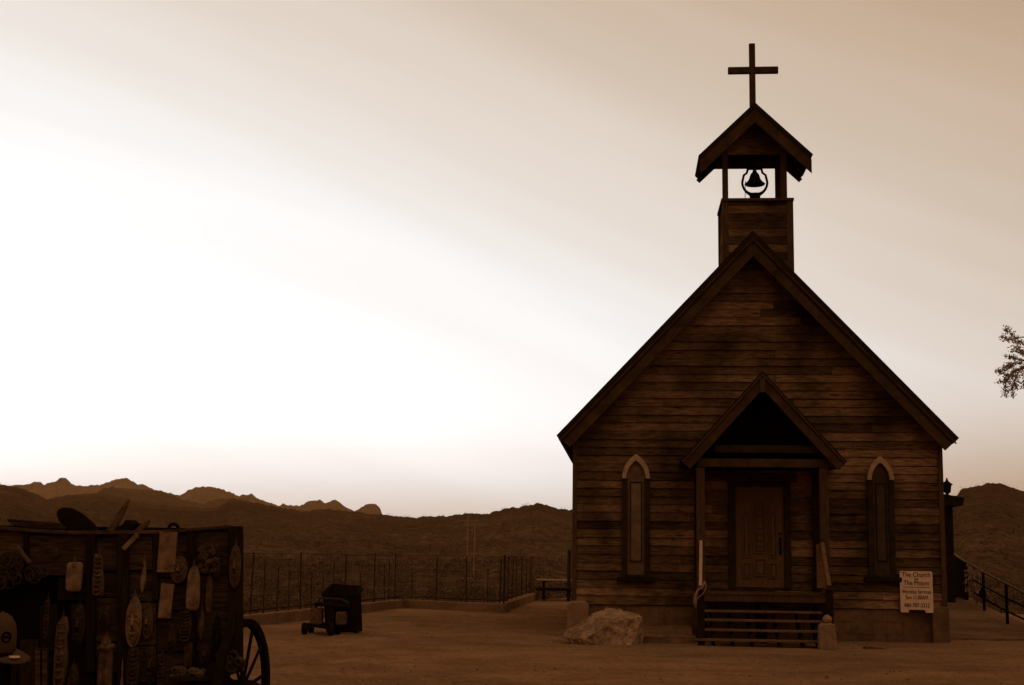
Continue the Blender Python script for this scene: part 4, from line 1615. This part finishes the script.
M_RUSTP = mat('dull_scrap_metal', sep(0.075), rough=0.45, var=0.5, scale=14, bump=0.1)
hang('cutting_board', 'pale rounded wooden board hung below the wagon top rail, left of the stiles', 'board', 65, 562, 83, 591.5, 'round', M_PALEW, 0.03, extra='nail')
hang('carved_paddle', 'thin ornate paddle with a dark carved head hanging right of the pale rounded board', 'paddle', 92, 553, 105, 597, 'figure', M_MIDW, 0.025, relief=0.015, tilt=0.12, extra='stripes')
hang('plank_sign', 'tall plain pale plank fixed at the wagon top rail', 'plank', 157.5, 531.5, 177.5, 572, 'rect', M_PALEW, 0.025, extra='nail')
hang('oval_plaque', 'brown mottled oval plaque beside the tall pale plank', 'plaque', 170, 556, 188, 583, 'oval', M_MIDW, 0.02, dy=-0.045, relief=0.012, extra='face')
hang('wooden_spike', 'narrow pale pointed blade on the wagon, left of the tall plank', 'blade', 140, 561, 147, 593, 'blade', M_PALEW, 0.02, tilt=-0.06)
hang('rounded_tablet', 'pale round topped wooden tablet right of the square slate', 'tablet', 185.5, 566, 201, 610, 'tablet', M_PALEW, 0.03, dy=-0.075, extra='nail')
hang('square_slate', 'pale rectangular slate leaning below the tall plank', 'slate', 159, 583.5, 173.5, 618, 'rect', M_PALEW, 0.025, tilt=-0.05)
hang('oval_mask', 'long oval mask on the upper right end post of the wagon', 'mask', 229, 545, 241.5, 588, 'mask', M_MIDW, 0.03, dy=-0.08, relief=0.02, extra='face')
hang('carved_mask', 'large pale oval mask with a raised rim in the middle of the wagon side', 'mask', 125, 597, 143, 648, 'mask', M_PALEW, 0.03, dy=-0.08, relief=0.025, extra='face')
hang('dark_mask', 'small darker mask tucked against the large pale oval mask', 'mask', 142, 605, 153.5, 639, 'mask', M_MIDW, 0.025, dy=-0.05, relief=0.02, extra='face')
hang('shield_carving', 'dim shield shaped carving below the round topped tablet', 'carving', 178, 609, 193, 642, 'mask', M_DKCARV, 0.025, dy=-0.05, relief=0.02, extra='stripes')
hang('hanging_strip', 'dim narrow strip hanging below the shield shaped carving', 'strip', 183, 642, 193, 667, 'round', M_DKCARV, 0.02, dy=-0.06)
hang('slim_carving', 'slim pointed carving just right of the shield shaped carving', 'carving', 198, 607, 205, 640, 'blade', M_MIDW, 0.02, dy=-0.06, relief=0.01)
hang('black_bottle', 'tall black bottle shaped piece near the lower right of the wagon side', 'bottle', 211, 616, 221.5, 662, 'tablet', M_BLACK, 0.05, dy=-0.08, relief=0.03)
hang('totem_carving', 'tall narrow ribbed totem carving at the lower left of the wagon side', 'carving', 53, 617, 70, 690, 'figure', M_MIDW, 0.04, dy=-0.10, relief=0.03, extra='stripes')
hang('winged_figure', 'pale bodied carved figure with a dark winged head, low on the wagon', 'figure', 95, 636, 114, 715, 'tablet', M_MIDW, 0.04, dy=-0.12, relief=0.02, extra='headed')
hang('pointed_stake', 'small pale pointed stake right of the winged figure', 'stake', 117, 664, 125, 730, 'blade', M_PALEW, 0.03, dy=-0.10)
hang('bead_carving', 'dotted dark carving directly below the large pale oval mask', 'carving', 126, 646, 141, 690, 'figure', M_DKCARV, 0.03, dy=-0.09, relief=0.03, extra='stripes')
hang('owl_carving', 'small dark lumpy carving in the shade under the square slate', 'carving', 167, 627, 176, 653, 'oval', M_DKCARV, 0.03, dy=-0.07, relief=0.03, extra='face')
hang('tall_carving', 'dim tall carving between the dotted carving and the scrap pile', 'carving', 145, 648, 157, 684, 'mask', M_DKCARV, 0.03, dy=-0.07, relief=0.03, extra='face')
hang('narrow_plaque', 'dark slender plaque between chain cluster and end post', 'plaque', 214, 560, 221, 580, 'oval', M_DKCARV, 0.02, dy=-0.06, relief=0.01)
hang('lump_carving', 'dark rounded carving beside the totem carving near the bottom edge', 'carving', 66, 664, 80, 700, 'oval', M_DKCARV, 0.03, dy=-0.08, relief=0.03)
links('chain_cluster', 'tangled cluster of glinting iron links on the upper right planks', 'chain', 198, 545, 219, 572, M_RUSTP, 40, 0.013, wire=0.006)
links('wire_coil', 'tangled round coil of rusty wire at the left end of the wagon', 'wire', -1, 556, 19, 584, M_IRON, 26, 0.055, wire=0.006)
links('scrap_pile', 'small heap of glinting scrap metal at the wagon bottom near the wheel', 'scrap', 174, 669, 203, 677, M_RUSTP, 34, 0.02, dy=-0.10, wire=0.012)
links('hub_scrap', 'rusty ring pieces hung beside the wagon wheel', 'scrap', 219, 652, 240, 668, M_IRON, 14, 0.04, dy=-0.08, wire=0.016)
# ledge that carries the scrap pile
lg = MB()
wrect(lg, 168, 208, 677.5, 677.5, 681, 681, -0.22, 0.05)
lg.build('ledge', M_WAGONV, wagon)
wire = MB().tube([W(144, 652, -.07), W(150, 664, -.09), W(158, 682, -.09)], 0.008, 6)
wire.build('loose_wire', M_BLACK, wagon)
o = MB().bar(W(17, 546, -.05), W(30, 563, -.07), 0.035, 0.02).build('hung_stick', M_MIDW, origin=W(23, 555, -.06))
tag(o, 'short slanting stick fixed above the wire coil', 'stick')
o = MB().bar(W(123, 549, -.06), W(138, 534, -.03), 0.02, 0.035).build('hung_stick', M_PALEW, origin=W(130, 541, -.05))
tag(o, 'short slanting stick under the wagon top rail, left of the tall plank', 'stick')


lo_b = MB()
for (a, b, v0, v1, dd) in ((58, 86, 578, 600, 0.02), (40, 57, 606, 650, 0.04), (71, 86, 603, 640, 0.05), (20, 38, 640, 690, 0.03), (58, 84, 642, 656, 0.05)):
    wrect(lo_b, a, b, v0, v0 + rnd.uniform(-2, 2), v1, v1 + rnd.uniform(-2, 2), dd, 0.08)
lo_b.build('patch_boards', M_WAGONV, wagon)
hang('notched_slat', 'thin dark notched slat left of the totem carving', 'slat', 44, 598, 50, 640, 'round', M_DKCARV, 0.02, dy=-0.03, relief=0.01, extra='stripes')
hang('long_mask', 'dim long faced mask between the totem carving and the winged figure', 'mask', 73, 604, 86, 646, 'mask', M_DKCARV, 0.03, dy=-0.02, relief=0.03, extra='face')
hang('leather_pouch', 'dark rounded pouch hanging above the winged figure', 'pouch', 98, 604, 111, 628, 'tablet', M_DKCARV, 0.03, dy=-0.05, relief=0.03)
hang('flat_paddle', 'dim flat paddle at the right, between the round topped tablet and the end post', 'paddle', 205, 576, 213, 612, 'tablet', M_MIDW, 0.02, dy=-0.05, relief=0.008)
hang('knotty_carving', 'dim knotty carving beside the dotted carving at the bottom', 'carving', 158, 652, 166, 690, 'figure', M_DKCARV, 0.03, dy=-0.08, relief=0.03, extra='stripes')
hang('tin_lid', 'dull round lid on the upper planks left of the ornate paddle', 'lid', 49, 548, 60, 560, 'oval', M_DKCARV, 0.015, dy=-0.04, relief=0.01)
hang('short_mask', 'dark small mask low on the wagon beside the black bottle shape', 'mask', 200, 644, 210, 664, 'mask', M_DKCARV, 0.02, dy=-0.06, relief=0.02, extra='face')
links('barbed_wire', 'loose loops of thin wire hanging below the wagon top rail at far left', 'wire', 26, 566, 44, 580, M_IRON, 12, 0.04, dy=-0.05, wire=0.005)

# things on top of the wagon
def flat(name, label, cat, pts, m, dy, th=0.03, smooth=False):
    ps = [W(u, v, dy) for u, v in pts]
    c = sum(ps, V()) / len(ps)
    mb = MB().prism([(p.x - c.x, p.z - c.z) for p in ps], -th / 2, th / 2)
    o = mb.build(name, m, bevel=0.006)
    o.location = c
    return tag(o, label, cat)


ov = []
for k in range(28):
    t = 2 * math.pi * k / 28
    a, b = 24, 9.5
    x, y = a * math.cos(t), b * math.sin(t) * (1 + 0.28 * -math.cos(t))
    ta = R(30)
    ov.append((79 + x * math.cos(ta) - y * math.sin(ta), 523 + x * math.sin(ta) + y * math.cos(ta)))
flat('black_pan', 'black oval pan standing tilted on the wagon top', 'pan', ov, M_BLACK, 0.25, 0.05)
flat('paddle_blade', 'pointed wooden paddle blade sticking up from the wagon top', 'paddle', [(105, 533), (112, 522), (121, 508), (129.5, 499), (128, 506), (121, 520), (115, 531)], M_MIDW, 0.3)
flat('wood_wedge', 'small wooden wedge leaning on the wagon top left of the tall plank', 'wedge', [(133, 531), (139, 526), (150, 519), (149, 525), (142, 531)], M_MIDW, 0.3)
flat('top_board', 'long dark flat board lying across the wagon top at left', 'board', [(11, 519), (62, 523), (62, 529), (30, 528), (16, 525)], M_WAGON, 0.6, 0.25)
hp = [(116, 531), (121, 526), (126, 525), (128, 520.5), (133, 520), (136, 523), (140, 524), (136, 529), (128, 532)]
flat('dark_hat', 'crumpled dark lump like an old hat on the wagon top', 'hat', hp, M_BLACK, 0.35, 0.2)
flat('low_board', 'thin board lying on the wagon top between wedge and ring', 'board', [(142, 528), (176, 529.5), (176, 532), (142, 532)], M_WAGONV, 0.5, 0.2)
rg = [W(173.5 + 4.8 * math.cos(R(t)), 529 - 5 * math.sin(R(t)), 0.2) for t in range(-20, 201, 20)]
o = MB().tube(rg, 0.014, 8).build('iron_ring', M_BLACK, origin=W(173.5, 530, 0.2), smooth=True)
tag(o, 'iron horseshoe ring standing on the wagon top above the pale plank', 'ring')

# cap at the left edge, resting on a dark post in front of the wagon
CYD = 6.6
pc = P(0.0, 654, CYD)
pp = thing('hitching_post', 'dark post under the baseball cap at the left edge', 'post', (pc.x, CYD, 0))
MB().tube([V((pc.x, CYD, -0.05)), V((pc.x, CYD, pc.z - 0.03))], 0.055, 12).build('shaft', M_WAGONDK, pp)
MB().lathe([(0, 0), (0.065, 0), (0.075, 0.03), (0.05, 0.075), (0.0, 0.08)], (pc.x, CYD, pc.z - 0.03), 14).build('post_head', M_WAGONDK, pp)
capr = thing('baseball_cap', 'brown baseball cap with a pale round sticker on its brim at the left edge', 'cap', pc)
s_ = CYD / F
rx, rh = 14.5 * s_, 40 * s_
mb = MB().lathe([(rx * 1.0, -rh * 0.08), (rx * 1.02, rh * 0.3), (rx * 1.0, rh * 0.55), (rx * 0.9, rh * 0.73), (rx * 0.62, rh * 0.9), (rx * 0.32, rh * 0.975), (0, rh * 1.01)], pc, 28)
mb.build('crown', M_CAP, capr, smooth=True)
bd_ = V((0.97, -0.24, 0))
bs = V((0.24, 0.97, 0))
vs, fs = [], []
nb_ = 21
for i in range(nb_):
    t = -1.5 + 3.0 * i / (nb_ - 1)
    inner = pc + bd_ * rx * math.cos(t) * 0.97 + bs * rx * math.sin(t) * 0.97
    outer = pc + bd_ * (rx * 2.2 * max(0.05, math.cos(t)) ** 0.8) + bs * rx * 1.03 * math.sin(t)
    dz = -0.02 * math.sin(t) ** 2
    for f, p in ((0, inner), (.5, inner.lerp(outer, .5)), (1, outer)):
        q = p - pc
        vs.append(p + V((0, 0, 0.012 + 0.32 * q.y - 0.16 * q.dot(bd_) * f + dz * f * 0.4)))
m_ = len(vs)
vs += [v - V((0, 0, 0.006)) for v in vs]
for i in range(nb_ - 1):
    for q in range(2):
        a = i * 3 + q
        fs += [(a, a + 1, a + 4, a + 3), (m_ + a, m_ + a + 3, m_ + a + 4, m_ + a + 1)]
    fs.append((i * 3 + 2, m_ + i * 3 + 2, m_ + i * 3 + 5, i * 3 + 5))
MB().add(vs, fs).build('brim', M_CAP, capr, smooth=True)
sp = pc + bd_ * rx * 1.38 - bs * rx * 0.42
sp.z += 0.017 + 0.32 * (sp.y - pc.y) - 0.10 * rx * 1.38
MB().lathe([(0, -0.004), (0.024, -0.004), (0.024, 0.004), (0, 0.0045)], sp, 18).build('sticker', M_STICK, capr)
lo = pc + (bd_ * 0.80 - bs * 0.62).normalized() * rx * 1.0 + V((0, 0, rh * 0.42))
ln_ = (bd_ * 0.80 - bs * 0.62).normalized()
lt = V((-ln_.y, ln_.x, 0))
ring = [lo + ln_ * 0.002 + lt * 0.02 * math.cos(k * math.pi / 8) + V((0, 0, 0.022 * math.sin(k * math.pi / 8))) for k in range(16)]
MB().tube(ring, 0.004, 6, closed=True).tube([lo + ln_ * .003 + lt * -.014, lo + ln_ * .004 + V((0, 0, .004)), lo + ln_ * .003 + lt * .014], 0.004, 6).build('badge', M_WAGONDK, capr)
MB().lathe([(0, 0), (0.008, 0), (0.006, 0.005), (0, 0.006)], pc + V((0, 0, rh * 1.0)), 10).build('button', M_CAP, capr)

# ------------------------------------------------------------------ tree at the right edge
TYD = 19.0


def T_(u, v, dy=0.0):
    return P(u, v, TYD + dy)


tb_ = T_(1215, 640)
tree = thing('feathery_tree', 'feathery drooping tree whose branch tips enter at the right edge', 'tree', (tb_.x, TYD, 0))
mb = MB()
trunk_top = T_(1200, 420)
mb.tube([V((tb_.x, TYD, -0.1)), V((tb_.x + 0.05, TYD, 1.2)), trunk_top], [0.2, 0.16, 0.12], 10)
limbs = [[trunk_top, T_(1120, 330), T_(1050, 335), T_(1012, 338)], [trunk_top, T_(1110, 380), T_(1050, 362), T_(1010, 372)],
         [trunk_top, T_(1210, 250, .5), T_(1180, 150, 1)], [trunk_top, T_(1290, 320, -.6), T_(1350, 260, -1)], [trunk_top, T_(1240, 330, 1.0), T_(1260, 250, 2)], [trunk_top, T_(1150, 330, -1), T_(1120, 270, -1.6)]]
for l in limbs:
    mb.tube(l, [0.09, 0.045, 0.015, 0.005][:len(l)], 7)
lf = MB()


def leafs(c, n, sp, ln=0.045):
    for i in range(n):
        q = c + V((rnd.gauss(0, sp), rnd.gauss(0, sp), rnd.gauss(0, sp * .7)))
        a = V((rnd.gauss(0, 1), rnd.gauss(0, 1), rnd.gauss(-.4, 1))).normalized() * ln * rnd.uniform(.6, 1.2)
        b = a.cross(V((rnd.gauss(0, 1), rnd.gauss(0, 1), rnd.gauss(0, 1)))).normalized() * ln * .35
        lf.quad(q, a, b)


tw = [((1024, 345), (1016, 338), (1008, 331), (1006, 328)), ((1024, 343), (1014, 340), (1006, 339), (1003, 337)), ((1030, 355), (1020, 353), (1012, 350)),
      ((1030, 362), (1020, 360), (1012, 357), (1006, 356)), ((1026, 366), (1016, 370), (1008, 376), (999, 372), (998, 370)), ((1024, 367), (1014, 372), (1006, 381), (999, 381)),
      ((1020, 370), (1015, 380), (1012, 388), (1013, 398)), ((1010, 375), (1006, 382), (1005.5, 390), (1005.5, 396)), ((1024, 352), (1018, 350), (1015, 346)),
      ((1016, 374), (1014, 384), (1018, 389)), ((1026, 372), (1024, 382), (1023, 388)), ((1014, 366), (1008, 365), (1002, 369)), ((1022, 362), (1012, 364), (1006, 371))]
tm = mb
for t in tw:
    dy = rnd.uniform(-.3, .3)
    pts = [T_(u, v, dy) for u, v in t]
    tm.tube(pts, [0.007] * (len(pts) - 1) + [0.004], 5)
    for a, b in zip(pts, pts[1:]):
        for k in range(5):
            p_ = a.lerp(b, (k + rnd.random()) / 5)
            leafs(p_, 9, 0.030, 0.018)
for i in range(130):        # the crown beyond the picture edge
    c = T_(1215, 300, 0) + V((rnd.gauss(0, 0.95), rnd.gauss(0, 1.2), rnd.gauss(0, 0.8)))
    if c.x / c.y < 0.405:
        continue
    leafs(c, 40, 0.16, 0.04)
tm.build('trunk', M_BARK, tree, smooth=True)
cr = lf.build('crown', M_LEAF, tree)

# ------------------------------------------------------------------ sky, sun, haze
w = bpy.data.worlds.new('World')
sc.world = w
w.use_nodes = True
nt = w.node_tree
nt.nodes.clear()
L = nt.links.new
SUN_AZ, SUN_EL = R(-24), R(5)       # just left of the frame, low


def val(x):
    n = node(nt, 'ShaderNodeValue')
    n.outputs[0].default_value = x
    return n.outputs[0]


def mth(op, a, b=None, c=None):
    n = node(nt, 'ShaderNodeMath', operation=op)
    for i, q in enumerate((a, b, c)):
        if q is None:
            continue
        if isinstance(q, (int, float)):
            n.inputs[i].default_value = q
        else:
            L(q, n.inputs[i])
    return n.outputs[0]


tc = node(nt, 'ShaderNodeTexCoord')
nrm = node(nt, 'ShaderNodeVectorMath', operation='NORMALIZE')
L(tc.outputs['Generated'], nrm.inputs[0])
sx = node(nt, 'ShaderNodeSeparateXYZ')
L(nrm.outputs[0], sx.inputs[0])
dx, dy, dz = sx.outputs
om = mth('SUBTRACT', 1.0, dy)
wv = mth('ADD', mth('ADD', mth('MULTIPLY', dx, 0.375), dz), mth('MULTIPLY', mth('POWER', om, 2.0), 0.17))
neg = mth('MAXIMUM', mth('MULTIPLY', dx, -1.0), 0.0)
wv = mth('ADD', wv, mth('MULTIPLY', mth('MULTIPLY', neg, neg), 0.24))
# luminance along the gradient
ramp = node(nt, 'ShaderNodeMapRange')
fc = node(nt, 'ShaderNodeFloatCurve')
cv = fc.mapping.curves[0]
KNOTS = [(-0.4, 1.9), (-0.15, 1.7), (0.0, 1.4), (0.133, 1.12), (0.226, .885), (0.272, .755), (0.33, .65), (0.387, .555), (0.471, .415), (0.523, .33), (0.65, .17), (0.85, .18), (1.0, .40), (1.3, .92)]
lo_, hi_ = -0.4, 1.3
pts = [((a - lo_) / (hi_ - lo_), b / 2.0) for a, b in KNOTS]
cv.points[0].location = pts[0]
cv.points[1].location = pts[-1]
for p in pts[1:-1]:
    cv.points.new(*p)
fc.mapping.update()
t = mth('DIVIDE', mth('SUBTRACT', wv, lo_), hi_ - lo_)
t = mth('MINIMUM', mth('MAXIMUM', t, 0.0), 1.0)
L(t, fc.inputs['Value'])
lum = mth('MULTIPLY', fc.outputs[0], 2.0)
# glow round the set sun
sd = V((math.sin(SUN_AZ) * math.cos(SUN_EL), math.cos(SUN_AZ) * math.cos(SUN_EL), math.sin(SUN_EL)))
dot = node(nt, 'ShaderNodeVectorMath', operation='DOT_PRODUCT')
L(nrm.outputs[0], dot.inputs[0])
dot.inputs[1].default_value = sd
gl = mth('POWER', mth('MAXIMUM', dot.outputs['Value'], 0.0), 150.0)
lum = mth('ADD', lum, mth('MULTIPLY', gl, 0.3))
# dusty band along the horizon

def curve(x, knots, hi):
    f = node(nt, 'ShaderNodeFloatCurve')
    c = f.mapping.curves[0]
    c.points[0].location = (0.0, knots[0][1])
    c.points[1].location = (1.0, knots[-1][1])
    for p, q in knots[1:-1]:
        c.points.new(p / hi, q)
    f.mapping.update()
    L(mth('MINIMUM', mth('MAXIMUM', mth('DIVIDE', x, hi), 0.0), 1.0), f.inputs['Value'])
    return f.outputs[0]


band = curve(dz, [(0, .3), (.02, .44), (.04, .62), (.055, .77), (.07, .88), (.09, .97), (.11, 1), (.2, 1), (.3, 1)], 0.3)
side_ = curve(dz, [(0, .42), (.05, .34), (.088, .22), (.123, .11), (.19, .07), (.28, 0), (.3, 0)], 0.3)
wx = node(nt, 'ShaderNodeMapRange', interpolation_type='SMOOTHSTEP')
wx.inputs[1].default_value, wx.inputs[2].default_value = 0.04, 0.34
L(dx, wx.inputs[0])
lum = mth('MULTIPLY', mth('MULTIPLY', lum, band), mth('SUBTRACT', 1.0, mth('MULTIPLY', wx.outputs[0], side_)))
# faint streaks
ns = node(nt, 'ShaderNodeTexNoise')
ns.inputs['Scale'].default_value = 1.0
ns.inputs['Detail'].default_value = 5
ns.inputs['Roughness'].default_value = 0.5
cst = node(nt, 'ShaderNodeCombineXYZ')
L(mth('MULTIPLY', dx, 1.6), cst.inputs[0])
L(mth('MULTIPLY', dy, 1.6), cst.inputs[1])
L(mth('MULTIPLY', wv, 16.0), cst.inputs[2])
L(cst.outputs[0], ns.inputs['Vector'])
st2 = node(nt, 'ShaderNodeMapRange')
st2.inputs[1].default_value, st2.inputs[2].default_value = 0.3, 0.7
st2.inputs[3].default_value, st2.inputs[4].default_value = 0.94, 1.055
L(ns.outputs['Fac'], st2.inputs[0])
lum = mth('MULTIPLY', lum, st2.outputs[0])
# sepia toning of the sky: colour per luminance
cr_ = node(nt, 'ShaderNodeValToRGB')
els = cr_.color_ramp.elements
TON = [(0.0, (1.45, 1.0, 0.62)), (.352, (1.378, 1, .679)), (.423, (1.35, 1, .721)), (.539, (1.208, 1, .806)), (.665, (1.132, 1, .869)), (.776, (1.082, 1, .923)), (.855, (1.039, 1, .943)), (1.0, (1.0, 1, 1.0))]
els[0].position, els[0].color = TON[0][0], (*[c / 2 for c in TON[0][1]], 1)
els[1].position, els[1].color = 1.0, (.5, .5, .5, 1)
for p, c in TON[1:-1]:
    e = els.new(p)
    e.color = (*[x / 2 for x in c], 1)
L(mth('MINIMUM', lum, 1.0), cr_.inputs[0])
scl = node(nt, 'ShaderNodeVectorMath', operation='SCALE')
L(cr_.outputs[0], scl.inputs[0])
L(mth('MULTIPLY', lum, 2.0), scl.inputs['Scale'])
bg = node(nt, 'ShaderNodeBackground')
L(scl.outputs[0], bg.inputs['Color'])
bg.inputs['Strength'].default_value = 1.0
out = node(nt, 'ShaderNodeOutputWorld')
L(bg.outputs[0], out.inputs['Surface'])
w.cycles.sampling_method = 'MANUAL'
w.cycles.sample_map_resolution = 1024

sl_ = bpy.data.lights.new('sun', 'SUN')
sl_.energy = 0.5
sl_.angle = R(14)
sl_.color = (1.0, 0.85, 0.66)
so = bpy.data.objects.new('sun', sl_)
COL.objects.link(so)
so.rotation_euler = (-V((sd.x, sd.y, 0.16)).normalized()).to_track_quat('-Z', 'Y').to_euler()

# air
m = bpy.data.materials.new('dusty_air')
m.use_nodes = True
nt = m.node_tree
nt.nodes.clear()
pv = node(nt, 'ShaderNodeVolumePrincipled')
pv.inputs['Color'].default_value = (0.85, 0.40, 0.15, 1)
pv.inputs['Density'].default_value = 5.5e-5
pv.inputs['Anisotropy'].default_value = 0.6
om_ = node(nt, 'ShaderNodeOutputMaterial')
nt.links.new(pv.outputs[0], om_.inputs['Volume'])
m.volume_intersection_method = 'FAST' if hasattr(m, 'volume_intersection_method') and False else getattr(m, 'volume_intersection_method', 'FAST')
HZ = MB().box(-5800, 5800, -5800, 5800, -120, 420).build('haze', m)
tag(HZ, 'thin dusty air', 'haze', kind='stuff')

# clean helper properties
for o in bpy.data.objects:
    if '_o' in o:
        del o['_o']

sc.view_settings.view_transform = 'Standard'
sc.view_settings.look = 'None'
sc.view_settings.exposure = 0
sc.view_settings.gamma = 1
sc.cycles.use_denoising = True
sc.cycles.max_bounces = 5
sc.cycles.volume_bounces = 0
sc.cycles.sample_clamp_indirect = 4
